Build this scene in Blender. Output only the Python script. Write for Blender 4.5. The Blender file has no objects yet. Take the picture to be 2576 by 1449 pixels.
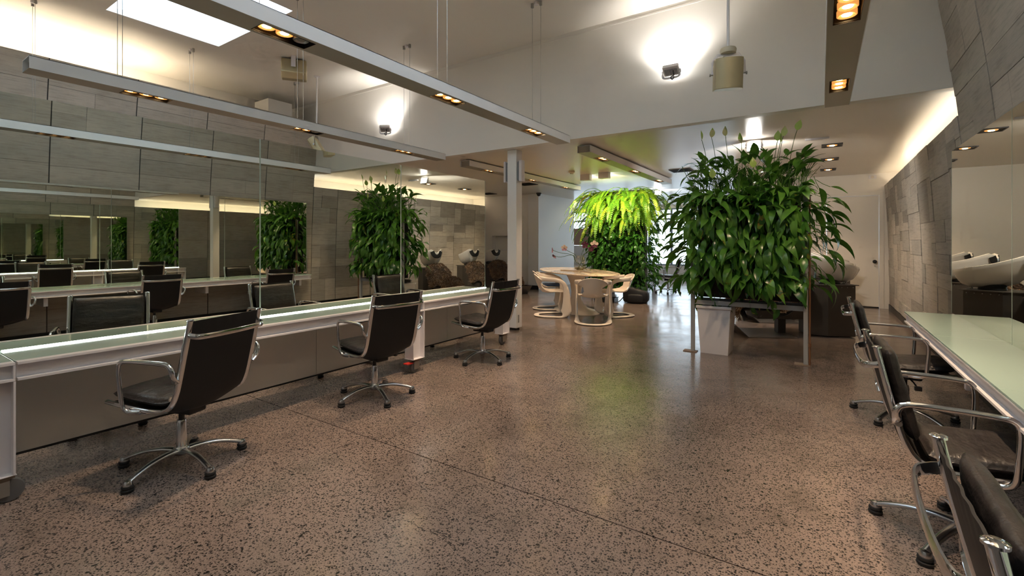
import bpy, math, random
from mathutils import Vector, Matrix, noise
random.seed(11)
SC = bpy.context.scene
COL = SC.collection
PI = math.pi

# ------------------------------------------------------------------ camera
cam_d = bpy.data.cameras.new('camera'); cam = bpy.data.objects.new('camera', cam_d); COL.objects.link(cam)
cam.location = (0, 0, 1.26); cam.rotation_euler = (PI/2, 0, math.radians(33.543))
cam_d.sensor_width = 36; cam_d.lens = 36*1172/2576; cam_d.shift_y = -113.5/2576
cam_d.clip_start = .05; cam_d.clip_end = 200
SC.camera = cam
# ------------------------------------------------------------------ world, exposure
W = bpy.data.worlds.new('sky'); SC.world = W; W.use_nodes = True
bg = W.node_tree.nodes['Background']; bg.inputs[0].default_value = (.72, .86, 1.0, 1); bg.inputs[1].default_value = 1.7
SC.view_settings.view_transform = 'Standard'; SC.view_settings.look = 'None'
SC.view_settings.exposure = 1.42; SC.view_settings.gamma = 1.0; SC.view_settings.use_curve_mapping = False
SC.cycles.max_bounces = 8; SC.cycles.glossy_bounces = 7; SC.cycles.transparent_max_bounces = 12
SC.cycles.diffuse_bounces = 4; SC.cycles.use_adaptive_sampling = True; SC.cycles.adaptive_threshold = .1; SC.cycles.adaptive_min_samples = 16; SC.cycles.sample_clamp_indirect = 4.0
SC.cycles.caustics_reflective = False; SC.cycles.caustics_refractive = False
SPOT_W = 23.0
WARM = (1.0, .715, .465); SOFT = (1.0, .84, .62); WHITE = (1.0, .95, .88)

# ------------------------------------------------------------------ materials
def nt(name):
    m = bpy.data.materials.new(name); m.use_nodes = True
    t = m.node_tree; return m, t, t.nodes['Principled BSDF']
def mat(name, col, rough=.5, metal=0., spec=.5, emit=None, est=0., coat=0., trans=0., ior=1.45, alpha=1.):
    m, t, b = nt(name)
    b.inputs['Base Color'].default_value = (*col, 1); b.inputs['Roughness'].default_value = rough
    b.inputs['Metallic'].default_value = metal; b.inputs['Specular IOR Level'].default_value = spec
    b.inputs['Coat Weight'].default_value = coat; b.inputs['Transmission Weight'].default_value = trans
    b.inputs['IOR'].default_value = ior; b.inputs['Alpha'].default_value = alpha
    if emit: b.inputs['Emission Color'].default_value = (*emit, 1); b.inputs['Emission Strength'].default_value = est
    return m
def N(t, typ, **kw):
    n = t.nodes.new(typ)
    for k, v in kw.items(): setattr(n, k, v)
    return n
def ramp(t, fac, stops):
    r = N(t, 'ShaderNodeValToRGB'); el = r.color_ramp.elements
    while len(el) < len(stops): el.new(.5)
    for e, (p, c) in zip(el, stops): e.position = p; e.color = (*c, 1) if len(c) == 3 else c
    t.links.new(fac, r.inputs[0]); return r
def mixc(t, fac, a, b, mode='MIX'):
    m = N(t, 'ShaderNodeMix', data_type='RGBA', blend_type=mode)
    for sock, v in ((m.inputs[0], fac), (m.inputs[6], a), (m.inputs[7], b)):
        if hasattr(v, 'is_linked'): t.links.new(v, sock)
        elif isinstance(v, (int, float)): sock.default_value = v
        else: sock.default_value = (*v, 1)
    return m.outputs[2]
def noisen(t, vec, scale, detail=4, rough=.55, dim='3D'):
    n = N(t, 'ShaderNodeTexNoise'); n.inputs['Scale'].default_value = scale
    n.inputs['Detail'].default_value = detail; n.inputs['Roughness'].default_value = rough
    if vec: t.links.new(vec, n.inputs['Vector'])
    return n.outputs['Fac']
def mapping(t, scale=(1, 1, 1), coord='Object'):
    tc = N(t, 'ShaderNodeTexCoord'); mp = N(t, 'ShaderNodeMapping'); mp.inputs['Scale'].default_value = scale
    t.links.new(tc.outputs[coord], mp.inputs[0]); return mp.outputs[0]
def worldpos(t, scale=(1, 1, 1)):
    g = N(t, 'ShaderNodeNewGeometry'); mp = N(t, 'ShaderNodeMapping'); mp.inputs['Scale'].default_value = scale
    t.links.new(g.outputs['Position'], mp.inputs[0]); return mp.outputs[0]
def bump(t, b, h, s, d=.01):
    n = N(t, 'ShaderNodeBump'); n.inputs['Strength'].default_value = s; n.inputs['Distance'].default_value = d
    t.links.new(h, n.inputs['Height']); t.links.new(n.outputs[0], b.inputs['Normal'])

def m_floor():
    m, t, b = nt('exposed_aggregate_concrete'); p = worldpos(t)
    def voro(scale, rnd=1.):
        v = N(t, 'ShaderNodeTexVoronoi', feature='F1'); v.inputs['Scale'].default_value = scale; v.inputs['Randomness'].default_value = rnd
        d = N(t, 'ShaderNodeMix', data_type='VECTOR')
        nn = N(t, 'ShaderNodeTexNoise'); nn.inputs['Scale'].default_value = scale*1.2; nn.inputs['Detail'].default_value = 2
        t.links.new(p, nn.inputs['Vector'])
        a = N(t, 'ShaderNodeVectorMath', operation='SCALE'); a.inputs['Scale'].default_value = 1.1/scale
        t.links.new(nn.outputs['Color'], a.inputs[0])
        ad = N(t, 'ShaderNodeVectorMath', operation='ADD'); t.links.new(p, ad.inputs[0]); t.links.new(a.outputs[0], ad.inputs[1])
        t.links.new(ad.outputs[0], v.inputs['Vector']); return v
    def chip(v, k):
        sp = N(t, 'ShaderNodeSeparateColor'); t.links.new(v.outputs['Color'], sp.inputs[0])
        m1 = N(t, 'ShaderNodeMath', operation='MULTIPLY_ADD'); t.links.new(sp.outputs[0], m1.inputs[0]); m1.inputs[1].default_value = k; t.links.new(v.outputs['Distance'], m1.inputs[2])
        return m1.outputs[0]
    big = noisen(t, p, .55, 5); mid = noisen(t, p, 3.2, 5, .65)
    matrix = ramp(t, big, [(.3, (.235, .18, .155)), (.52, (.31, .24, .207)), (.72, (.36, .285, .245))])
    v1 = voro(104); r1 = ramp(t, chip(v1, .34), [(.47, (0, 0, 0)), (.59, (1, 1, 1))])
    cell = ramp(t, v1.outputs['Color'], [(.0, (.016, .0145, .014)), (.45, (.045, .039, .036)), (1., (.18, .145, .125))])
    c1 = mixc(t, r1.outputs[0], cell.outputs[0], matrix.outputs[0])
    v2 = voro(34); r2 = ramp(t, chip(v2, .30), [(.24, (0, 0, 0)), (.30, (1, 1, 1))])
    c2 = mixc(t, r2.outputs[0], (.025, .022, .021), c1)
    # chips only show where the slab is ground deep enough; other zones stay creamy and smoother
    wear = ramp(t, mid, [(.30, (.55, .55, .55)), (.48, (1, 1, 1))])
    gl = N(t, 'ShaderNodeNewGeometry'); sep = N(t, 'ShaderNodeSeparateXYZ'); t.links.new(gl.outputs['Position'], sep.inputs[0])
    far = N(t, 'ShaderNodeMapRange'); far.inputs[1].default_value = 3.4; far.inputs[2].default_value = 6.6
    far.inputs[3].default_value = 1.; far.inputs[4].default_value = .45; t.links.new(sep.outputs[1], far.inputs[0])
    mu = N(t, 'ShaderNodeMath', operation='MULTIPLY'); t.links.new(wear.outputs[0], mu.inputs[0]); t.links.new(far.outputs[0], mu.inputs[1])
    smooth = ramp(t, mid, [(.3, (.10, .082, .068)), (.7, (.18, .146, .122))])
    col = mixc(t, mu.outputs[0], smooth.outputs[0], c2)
    fine = ramp(t, noisen(t, p, 190, 2, .6), [(.38, (.62, .61, .60)), (.6, (1.06, 1.06, 1.06))])
    col = mixc(t, .8, col, fine.outputs[0], 'MULTIPLY')
    stain = ramp(t, noisen(t, p, 1.3, 7, .7), [(.33, (.62, .62, .62)), (.55, (1, 1, 1))])
    col = mixc(t, .55, col, stain.outputs[0], 'MULTIPLY')
    t.links.new(col, b.inputs['Base Color'])
    rr = ramp(t, noisen(t, p, 2.1, 6, .7), [(.3, (.10, .10, .10)), (.7, (.27, .27, .27))])
    t.links.new(rr.outputs[0], b.inputs['Roughness']); b.inputs['Specular IOR Level'].default_value = .55
    bump(t, b, noisen(t, p, 5, 3), .06, .02)
    return m
def m_concrete(stops):
    m, t, b = nt('board_cast_concrete'); p = worldpos(t)
    oi = N(t, 'ShaderNodeObjectInfo')
    tone = ramp(t, oi.outputs['Random'], stops)
    g = noisen(t, worldpos(t, (1, 1.2, 16)), 3.2, 6, .65)
    gr = ramp(t, g, [(.28, (.72, .70, .67)), (.5, (1, 1, 1)), (.75, (1.08, 1.06, 1.03))])
    col = mixc(t, 1., tone.outputs[0], gr.outputs[0], 'MULTIPLY')
    bl = ramp(t, noisen(t, p, 2.6, 6, .7), [(.3, (.82, .81, .79)), (.55, (1, 1, 1))])
    col = mixc(t, .8, col, bl.outputs[0], 'MULTIPLY')
    t.links.new(col, b.inputs['Base Color']); b.inputs['Roughness'].default_value = .78
    bump(t, b, g, .35, .006)
    return m
def m_paint(name, col, rough=.55, var=.04):
    m, t, b = nt(name); f = noisen(t, worldpos(t), 1.6, 5)
    c2 = tuple(max(0, c*(1-var)) for c in col)
    t.links.new(mixc(t, f, col, c2), b.inputs['Base Color']); b.inputs['Roughness'].default_value = rough
    bump(t, b, noisen(t, worldpos(t), 60, 2), .03, .003)
    return m
def m_leather():
    m, t, b = nt('black_leather'); p = mapping(t)
    f = noisen(t, p, 9, 5, .6)
    t.links.new(ramp(t, f, [(.3, (.012, .010, .010)), (.75, (.034, .027, .025))]).outputs[0], b.inputs['Base Color'])
    t.links.new(ramp(t, noisen(t, p, 14, 4), [(.3, (.30, .30, .30)), (.7, (.5, .5, .5))]).outputs[0], b.inputs['Roughness'])
    h = N(t, 'ShaderNodeMath', operation='ADD'); t.links.new(noisen(t, mapping(t, (1, .35, 1)), 11, 3), h.inputs[0])
    h2 = N(t, 'ShaderNodeMath', operation='MULTIPLY'); t.links.new(noisen(t, p, 160, 2), h2.inputs[0]); h2.inputs[1].default_value = .06
    t.links.new(h2.outputs[0], h.inputs[1]); bump(t, b, h.outputs[0], .55, .03)
    return m
def m_leaf(name, stops, transl=.32, rough=.26):
    m, t, b = nt(name); oi = N(t, 'ShaderNodeObjectInfo'); p = worldpos(t)
    ad = N(t, 'ShaderNodeMath', operation='ADD'); t.links.new(oi.outputs['Random'], ad.inputs[0])
    mu = N(t, 'ShaderNodeMath', operation='MULTIPLY'); t.links.new(noisen(t, p, 7, 2), mu.inputs[0]); mu.inputs[1].default_value = .9
    t.links.new(mu.outputs[0], ad.inputs[1])
    fr = N(t, 'ShaderNodeMath', operation='FRACT'); t.links.new(ad.outputs[0], fr.inputs[0])
    c = ramp(t, fr.outputs[0], stops)
    t.links.new(c.outputs[0], b.inputs['Base Color']); b.inputs['Roughness'].default_value = rough
    tr = N(t, 'ShaderNodeBsdfTranslucent'); mx = N(t, 'ShaderNodeMixShader'); mx.inputs[0].default_value = transl
    t.links.new(c.outputs[0], tr.inputs[0]); t.links.new(b.outputs[0], mx.inputs[1]); t.links.new(tr.outputs[0], mx.inputs[2])
    t.links.new(mx.outputs[0], t.nodes['Material Output'].inputs[0])
    return m
def m_glass_thin(name, tint=(1, 1, 1), refl=.08):
    m = bpy.data.materials.new(name); m.use_nodes = True; t = m.node_tree; t.nodes.remove(t.nodes['Principled BSDF'])
    tr = N(t, 'ShaderNodeBsdfTransparent'); tr.inputs[0].default_value = (*tint, 1)
    gl = N(t, 'ShaderNodeBsdfGlossy'); gl.inputs['Roughness'].default_value = .02
    mx = N(t, 'ShaderNodeMixShader'); mx.inputs[0].default_value = refl
    t.links.new(tr.outputs[0], mx.inputs[1]); t.links.new(gl.outputs[0], mx.inputs[2])
    t.links.new(mx.outputs[0], t.nodes['Material Output'].inputs[0]); return m
def m_marble():
    m, t, b = nt('cream_marble'); p = mapping(t, (1, 1, 1))
    w = noisen(t, p, 2.4, 7, .6)
    c = ramp(t, w, [(.3, (.62, .48, .34)), (.47, (.80, .68, .52)), (.5, (.36, .26, .16)), (.53, (.82, .70, .55)), (.75, (.86, .77, .63))])
    t.links.new(c.outputs[0], b.inputs['Base Color']); b.inputs['Roughness'].default_value = .12
    return m
def m_fur():
    m, t, b = nt('brown_sheepskin'); p = mapping(t)
    t.links.new(ramp(t, noisen(t, p, 6, 4), [(.3, (.055, .028, .012)), (.55, (.16, .085, .035)), (.8, (.30, .18, .085))]).outputs[0], b.inputs['Base Color'])
    b.inputs['Roughness'].default_value = .75; b.inputs['Sheen Weight'].default_value = .4
    return m

M = dict(
    floor=m_floor(), joint=mat('joint_black', (.02, .02, .02), .8), conc=m_concrete([(0, (.31, .29, .26)), (.25, (.46, .425, .375)), (.75, (.54, .505, .455)), (1, (.39, .375, .345))]), conc2=m_concrete([(0, (.42, .38, .325)), (1, (.50, .455, .395))]),
    concbase=m_paint('concrete_joint_base', (.07, .065, .06), .9),  # dark grey concrete base sheet that shows in the panel joints
    white=m_paint('white_wall_paint', (.86, .83, .78)), ceil=m_paint('ceiling_paint', (.92, .875, .80), .5),
    soffit=m_paint('soffit_satin_paint', (.80, .735, .645), .28), bluew=m_paint('white_partition_paint', (.86, .86, .86)),
    doorw=m_paint('door_paint', (.84, .79, .71), .4), black=mat('black_plastic', (.012, .012, .012), .4),
    lacq=mat('white_lacquer', (.78, .745, .75), .3), panelgrey=m_paint('modesty_panel_paint', (.84, .80, .76), .45),
    glass=mat('frosted_green_glass', (.44, .60, .52), .12, coat=.3), gedge=mat('glass_edge', (.30, .50, .42), .1),
    mirror=mat('mirror_silver', (.84, .87, .80), .008, 1.), medge=mat('mirror_edge', (.55, .66, .58), .15),
    chrome=mat('chrome', (.74, .74, .75), .09, 1.), alu=mat('polished_aluminium', (.56, .56, .58), .22, 1.),
    steel=mat('satin_steel', (.42, .41, .39), .35, 1.), galv=m_paint('galvanised_steel', (.42, .43, .42), .45, .3),
    leather=m_leather(), sling=mat('black_sling_fabric', (.006, .0055, .0055), .62), rubber=mat('black_rubber', (.012, .012, .012), .6),
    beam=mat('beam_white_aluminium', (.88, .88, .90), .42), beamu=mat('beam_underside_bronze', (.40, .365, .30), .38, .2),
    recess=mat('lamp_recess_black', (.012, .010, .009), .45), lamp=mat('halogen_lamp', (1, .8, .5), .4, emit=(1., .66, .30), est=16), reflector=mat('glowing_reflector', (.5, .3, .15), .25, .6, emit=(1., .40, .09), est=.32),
    lampoff=mat('lamp_glass_off', (.25, .23, .2), .15), strip=mat('cove_tube', (1, 1, 1), .5, emit=SOFT, est=15), striplow=mat('low_cove_tube', (1, 1, 1), .5, emit=SOFT, est=5.5),
    led=mat('led_strip', (1, 1, 1), .5, emit=(.93, 1., .93), est=9), flood=mat('flood_face', (1, 1, 1), .4, emit=(1, .97, .92), est=14),
    plastic=mat('white_moulded_plastic', (.80, .72, .62), .28), cream=mat('cream_plastic', (.62, .56, .42), .45),
    greyp=mat('grey_plastic', (.20, .21, .23), .5), spk=mat('speaker_cream_mesh', (.60, .56, .47), .55), brass=mat('aged_cream_metal', (.52, .45, .28), .35, .5),
    marble=m_marble(), darkcab=m_paint('dark_steel_sheet', (.075, .062, .05), .42, .3), porcelain=mat('white_porcelain', (.80, .77, .71), .12, coat=.4),
    fur=m_fur(), copper=m_paint('copper_pipe', (.26, .115, .05), .4, .4), soil=m_paint('dark_felt', (.022, .018, .013), .9, .3),
    leaf=m_leaf('lily_leaf', [(0, (.022, .092, .014)), (.45, (.052, .165, .022)), (.75, (.105, .26, .034)), (.94, (.17, .40, .05)), (.985, (.22, .26, .03)), (1, (.25, .10, .03))]),
    stem=mat('plant_stem', (.07, .14, .03), .5), spathe=m_leaf('spathe', [(0, (.36, .55, .12)), (.6, (.48, .62, .22)), (1, (.66, .62, .36))], .4),
    fern=m_leaf('fern_frond', [(0, (.10, .26, .015)), (.4, (.18, .38, .02)), (.8, (.30, .50, .03)), (1, (.42, .48, .03))], .4, .45),
    fernold=m_leaf('fern_old', [(0, (.30, .16, .02)), (1, (.42, .26, .04))], .3, .6),
    ivy=m_leaf('climber_leaf', [(0, (.03, .11, .016)), (.5, (.06, .19, .025)), (.9, (.15, .34, .05)), (1, (.34, .36, .06))], .3),
    clear=m_glass_thin('clear_glass', (.97, .98, .97), .10), vase=m_glass_thin('vase_glass', (.985, .985, .975), .10),
    amber=mat('vase_water', (.55, .45, .16), .05, trans=.8, ior=1.33), purple=mat('petal_purple', (.09, .01, .035), .6), pale=mat('petal_cream', (.72, .58, .46), .6),
    pink=mat('petal_pink', (.55, .30, .38), .6), brown=m_paint('brown_board', (.42, .27, .20), .6), blue=mat('blue_cushion', (.07, .12, .24), .8),
    bag=mat('black_nylon', (.012, .012, .013), .6), red=mat('red_plastic', (.60, .03, .02), .35), wheel=mat('grey_wheel', (.13, .13, .13), .5),
    plate=mat('foot_plate_steel', (.24, .23, .22), .32, .85), rust=m_paint('rusty_steel', (.27, .20, .15), .6, .5), fgrey=mat('window_frame_blue_grey', (.22, .27, .33), .5), pave=m_paint('pavement', (.55, .55, .56), .8),
    vent=mat('vent_dark', (.05, .045, .04), .6), tray=mat('marble_tray', (.45, .37, .27), .3), sticker=mat('grey_sticker', (.33, .33, .33), .6),
)

# ------------------------------------------------------------------ mesh helpers
def smooth_path(pts, k=4, closed=False):
    P = [Vector(p) for p in pts]; out = []; n = len(P)
    for i in range(n if closed else n-1):
        if closed: p0, p1, p2, p3 = P[i-1], P[i], P[(i+1) % n], P[(i+2) % n]
        else: p0, p1, p2, p3 = P[max(i-1, 0)], P[i], P[i+1], P[min(i+2, n-1)]
        for j in range(k):
            s = j/k
            out.append(.5*((2*p1)+(p2-p0)*s+(2*p0-5*p1+4*p2-p3)*s*s+(3*p1-p0-3*p2+p3)*s**3))
    if not closed: out.append(P[-1])
    return out
class MB:
    def __init__(self): self.v = []; self.f = []
    def add(self, vs, fs):
        o = len(self.v); self.v += [tuple(x) for x in vs]; self.f += [tuple(i+o for i in q) for q in fs]; return self
    def box(self, x0, x1, y0, y1, z0, z1):
        v = [(x, y, z) for x in (x0, x1) for y in (y0, y1) for z in (z0, z1)]
        return self.add(v, [(0, 1, 3, 2), (4, 6, 7, 5), (0, 4, 5, 1), (2, 3, 7, 6), (0, 2, 6, 4), (1, 5, 7, 3)])
    def lathe(self, prof, n=24, c=(0, 0, 0), sx=1., sy=1., rot=0.):
        vs = []; fs = []
        for r, z in prof:
            for i in range(n):
                a = 2*PI*i/n; x = r*sx*math.cos(a); y = r*sy*math.sin(a)
                vs.append((c[0]+x*math.cos(rot)-y*math.sin(rot), c[1]+x*math.sin(rot)+y*math.cos(rot), c[2]+z))
        for k in range(len(prof)-1):
            for i in range(n):
                j = (i+1) % n; fs.append((k*n+i, k*n+j, (k+1)*n+j, (k+1)*n+i))
        if prof[0][0] > 1e-6: fs.append(tuple(reversed(range(n))))
        if prof[-1][0] > 1e-6: fs.append(tuple(range((len(prof)-1)*n, len(prof)*n)))
        return self.add(vs, fs)
    def sweep(self, path, rad, n=8, up=(0, 0, 1), closed=False):
        P = [Vector(p) for p in path]; L = len(P); vs = []; fs = []; U = Vector(up)
        for i in range(L):
            a = P[i-1] if (i or closed) else P[0]; b = P[(i+1) % L] if (i < L-1 or closed) else P[-1]
            T = (b-a).normalized(); s = T.cross(U)
            if s.length < .05: s = T.cross(Vector((1, 0, 0))) if abs(T.x) < .9 else T.cross(Vector((0, 1, 0)))
            s.normalize(); w = s.cross(T).normalized()
            r = rad[min(i*len(rad)//L, len(rad)-1)] if isinstance(rad, list) else rad
            if isinstance(rad, list) and len(rad) < L:
                q = i/(L-1)*(len(rad)-1); k = min(int(q), len(rad)-2) if len(rad) > 1 else 0; fr = q-k
                r0, r1 = rad[k], rad[min(k+1, len(rad)-1)]
                r = tuple(x*(1-fr)+y*fr for x, y in zip(r0, r1)) if isinstance(r0, tuple) else r0*(1-fr)+r1*fr
            ra, rb = r if isinstance(r, tuple) else (r, r)
            for k in range(n):
                an = 2*PI*k/n+PI/n; vs.append(P[i]+s*ra*math.cos(an)+w*rb*math.sin(an))
        for i in range(L if closed else L-1):
            for k in range(n):
                j = (k+1) % n; i2 = (i+1) % L
                fs.append((i*n+k, i*n+j, i2*n+j, i2*n+k))
        if not closed: fs.append(tuple(reversed(range(n)))); fs.append(tuple(range((L-1)*n, L*n)))
        return self.add(vs, fs)
    def tube(self, a, b, r, n=10, r2=None):
        return self.sweep([a, b], [(r, r), (r2 or r, r2 or r)], n)
    def sheet(self, fn, nu, nv, th):
        # closed thick sheet from fn(u,v)->Vector and thickness along the local normal
        G = [[Vector(fn(i/nu, j/nv)) for j in range(nv+1)] for i in range(nu+1)]; vs = []; fs = []
        def nrm(i, j):
            a = G[min(i+1, nu)][j]-G[max(i-1, 0)][j]; b = G[i][min(j+1, nv)]-G[i][max(j-1, 0)]
            return a.cross(b).normalized()
        idx = lambda i, j, s: (i*(nv+1)+j)*2+s
        for i in range(nu+1):
            for j in range(nv+1):
                nn = nrm(i, j); t = th(i/nu, j/nv) if callable(th) else th
                vs.append(G[i][j]); vs.append(G[i][j]+nn*t)
        for i in range(nu):
            for j in range(nv):
                fs.append((idx(i, j, 0), idx(i, j+1, 0), idx(i+1, j+1, 0), idx(i+1, j, 0)))
                fs.append((idx(i, j, 1), idx(i+1, j, 1), idx(i+1, j+1, 1), idx(i, j+1, 1)))
        for i in range(nu):
            fs.append((idx(i, 0, 0), idx(i+1, 0, 0), idx(i+1, 0, 1), idx(i, 0, 1)))
            fs.append((idx(i, nv, 0), idx(i, nv, 1), idx(i+1, nv, 1), idx(i+1, nv, 0)))
        for j in range(nv):
            fs.append((idx(0, j, 0), idx(0, j, 1), idx(0, j+1, 1), idx(0, j+1, 0)))
            fs.append((idx(nu, j, 0), idx(nu, j+1, 0), idx(nu, j+1, 1), idx(nu, j, 1)))
        return self.add(vs, fs)
    def prism(self, poly, z0, z1):
        n = len(poly); v = [(x, y, z0) for x, y in poly]+[(x, y, z1) for x, y in poly]
        return self.add(v, [tuple(reversed(range(n))), tuple(range(n, 2*n))]+[(i, (i+1) % n, n+(i+1) % n, n+i) for i in range(n)])
    def mesh(self, name, m, smooth=None):
        me = bpy.data.meshes.new(name); me.from_pydata(self.v, [], self.f)
        import bmesh
        bm = bmesh.new(); bm.from_mesh(me); bmesh.ops.recalc_face_normals(bm, faces=bm.faces); bm.to_mesh(me); bm.free()
        me.materials.append(M[m] if isinstance(m, str) else m)
        if smooth:
            me.polygons.foreach_set('use_smooth', [True]*len(me.polygons)); me.set_sharp_from_angle(angle=math.radians(smooth))
        me.update(); return me
    def obj(self, name, m, parent=None, smooth=None, bev=0., seg=2, sub=0, loc=None):
        o = bpy.data.objects.new(name, self.mesh(name, m, smooth)); COL.objects.link(o)
        if parent: o.parent = parent
        if loc: o.location = loc
        if bev:
            b = o.modifiers.new('bevel', 'BEVEL'); b.width = bev; b.segments = seg; b.limit_method = 'ANGLE'; b.angle_limit = math.radians(40)
        if sub: s = o.modifiers.new('sub', 'SUBSURF'); s.levels = sub; s.render_levels = sub
        return o
def BX(*a): return MB().box(*a)
def tag(o, label, cat, group=None, kind=None):
    if label: o['label'] = label
    if cat: o['category'] = cat
    if group: o['group'] = group
    if kind: o['kind'] = kind
    return o
def thing(name, label, cat, loc=(0, 0, 0), rz=0., group=None, kind=None):
    o = bpy.data.objects.new(name, None); COL.objects.link(o); o.location = loc; o.rotation_euler = (0, 0, rz)
    o.empty_display_size = .1
    return tag(o, label, cat, group, kind)
def inst(name, me, parent=None, mw=None):
    o = bpy.data.objects.new(name, me); COL.objects.link(o)
    if parent: o.parent = parent
    if mw is not None: o.matrix_local = mw
    return o
def dup(root, loc, rz, label=None, skip=()):
    def rec(o, par):
        c = o.copy(); COL.objects.link(c); c.parent = par
        for ch in list(o.children):
            if ch.name.split('.')[0] not in skip: rec(ch, c)
        return c
    r = rec(root, None); r.location = loc; r.rotation_euler = (0, 0, rz)
    if label: r['label'] = label
    return r
def light(kind, name, loc, target, energy, color, parent=None, size=.03, spot=70, blend=.7, sy=None):
    d = bpy.data.lights.new(name, kind); d.energy = energy; d.color = color
    if kind == 'SPOT': d.spot_size = math.radians(spot); d.spot_blend = blend; d.shadow_soft_size = size
    elif kind == 'AREA':
        d.size = size
        if sy: d.shape = 'RECTANGLE'; d.size_y = sy
    else: d.shadow_soft_size = size
    o = bpy.data.objects.new(name, d); COL.objects.link(o); o.location = loc
    v = Vector(target)-Vector(loc); o.rotation_euler = v.to_track_quat('-Z', 'Y').to_euler()
    if parent: o.parent = parent; o.matrix_parent_inverse = Matrix.Translation(-Vector(parent.location))
    return o
def portal(name, loc, target, sx, sy, parent=None):
    o = light('AREA', name, loc, target, 1, (1, 1, 1), parent, sx, sy=sy); o.data.cycles.is_portal = True; return o
def struct(name, mb, m, label, cat, parent=None, **kw):
    o = mb.obj(name, m, parent, **kw)
    if not parent: tag(o, label, cat, kind='structure')
    return o

# ================================================================== STRUCTURE
SOF = 2.6; CEI = 3.99; YB = 5.45; XL, XR = -8.95, 1.70; YR = -2.6; YF = 17.0; MX = -3.64
# floor: dark bed with separate slabs, saw-cut joints between them
fl = struct('floor', BX(XL-.2, XR+.2, YR-.2, YF+.2, -.10, -.012), 'joint', 'polished exposed aggregate concrete floor with saw-cut joints', 'floor')
xc = [XL-.2, -3.57, XR+.2]; yc = [(YR-.2, 0), (2.0, .0035), (3.74, .0013), (7.6, .002), (11.4, .002), (YF+.2, 0)]
for i in range(2):
    for j in range(len(yc)-1):
        gx0 = .0025 if i else 0; gx1 = 0 if i else .0025
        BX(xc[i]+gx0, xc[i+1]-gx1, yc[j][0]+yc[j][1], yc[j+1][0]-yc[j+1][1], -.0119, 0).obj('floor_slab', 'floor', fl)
pts = [(-1.62, 1.47), (-1.55, 1.50), (-1.45, 1.49), (-1.38, 1.515), (-1.297, 1.506), (-1.2, 1.525), (-1.12, 1.51), (-1.03, 1.53), (-.94, 1.525), (-.87, 1.54), (-.78, 1.55)]
b = MB(); pp = [(p.x, p.y+noise.noise(Vector((p.x*40, 0, 0)))*.006) for p in smooth_path([(x, y, 0) for x, y in pts], 6)]
for (x0, y0), (x1, y1) in zip(pp[:-1], pp[1:]): b.add([(x0, y0-.0011, .0004), (x1, y1-.0011, .0004), (x1, y1+.0011, .0004), (x0, y0+.0011, .0004)], [(0, 1, 2, 3)])
b.obj('floor_crack', 'joint', fl)
# leaning board-cast concrete walls
def wx(side, Y, z, off=0.):
    x = 1.09-(.24+(YB-Y)*.0138)*(max(z, 0)/3.4)**2.25-off
    return x if side > 0 else 2*MX-x
def wall(side, name, label, yjoints, coarse):
    b = MB()
    for y0, y1, zt in ((YR, YB, 3.575), (YB, 11.35, 2.355)):
        ny, nz = 10, 10
        b.sheet(lambda u, v: (wx(side, y0+(y1-y0)*u, zt*v, -.004), y0+(y1-y0)*u, zt*v), ny, nz, .12*side)
    w = struct(name, b, 'concbase', label, 'wall', smooth=30)
    def piece(y0, y1, z0, z1, off, ja=0, jc=0):
        g = .0018; y0 += g+ja*.0045; y1 -= g+jc*.0045; z0 += g; z1 -= g; q = MB(); nu, nv = 2, 3; vs = []; fs = []
        for i in range(nu+1):
            for j in range(nv+1):
                Y = y0+(y1-y0)*i/nu; z = z0+(z1-z0)*j/nv
                vs.append((wx(side, Y, z, off), Y, z))
        nf = len(vs); id = lambda i, j: i*(nv+1)+j
        for i in range(nu):
            for j in range(nv): fs.append((id(i, j), id(i+1, j), id(i+1, j+1), id(i, j+1)))
        ring = [id(i, 0) for i in range(nu+1)]+[id(nu, j) for j in range(1, nv+1)]+[id(i, nv) for i in range(nu-1, -1, -1)]+[id(0, j) for j in range(nv-1, 0, -1)]
        for k in ring: x, Y, z = vs[k]; vs.append((wx(side, Y, z, -.004), Y, z))
        for k in range(len(ring)): k2 = (k+1) % len(ring); fs.append((ring[k], ring[k2], nf+k2, nf+k))
        q.add(vs, fs); q.obj('concrete_panel', 'conc' if y0 > 5.4 else 'conc2', w)
    for a, c in zip(yjoints[:-1], yjoints[1:]):
        zt = 3.575 if c <= YB+.01 else 2.355
        z = .1
        while z < zt-.01:
            cz = coarse(a, z)
            hh = random.uniform(.45, .7) if cz else random.choice((.16, .2, .24, .3, .36, .44, .5) if a > 5.4 else (.22, .3, .38, .46))
            if zt-z-hh < .14: hh = zt-z
            off = random.choice((.004, .006, .008))
            r = random.random()
            if cz or r < (.72 if a < 5.4 else .25): piece(a, c, z, z+hh, off, 1, 1)
            else:
                m = a+(c-a)*random.uniform(.22, .78)
                for p0, p1 in ((a, m), (m, c)):
                    if hh > .28 and random.random() < .5:
                        zm = z+hh*random.uniform(.35, .65)
                        piece(p0, p1, z, zm, random.choice((.004, .007, .012)), p0 == a, p1 == c); piece(p0, p1, zm, z+hh, random.choice((.004, .006, .010)), p0 == a, p1 == c)
                    else: piece(p0, p1, z, z+hh, random.choice((.004, .007, .011)), p0 == a, p1 == c)
            z += hh
    return w
JR = [YR, -1.8, -.9, 0., .78, 1.7, 2.65, 3.6, 4.5, YB, 6.0, 6.9, 7.8, 8.75, 9.7, 10.6, 11.35]
JL = [YR, -1.8, -.9, 0., .74, 1.66, 2.58, 3.5, 4.42, YB, 7.5, 9.4, 11.35]
wall(1, 'wall_right', 'leaning board-cast concrete wall behind the right mirror bench', JR, lambda y, z: (y < 4.9 and z < 1.75) or y < .5)
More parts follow.
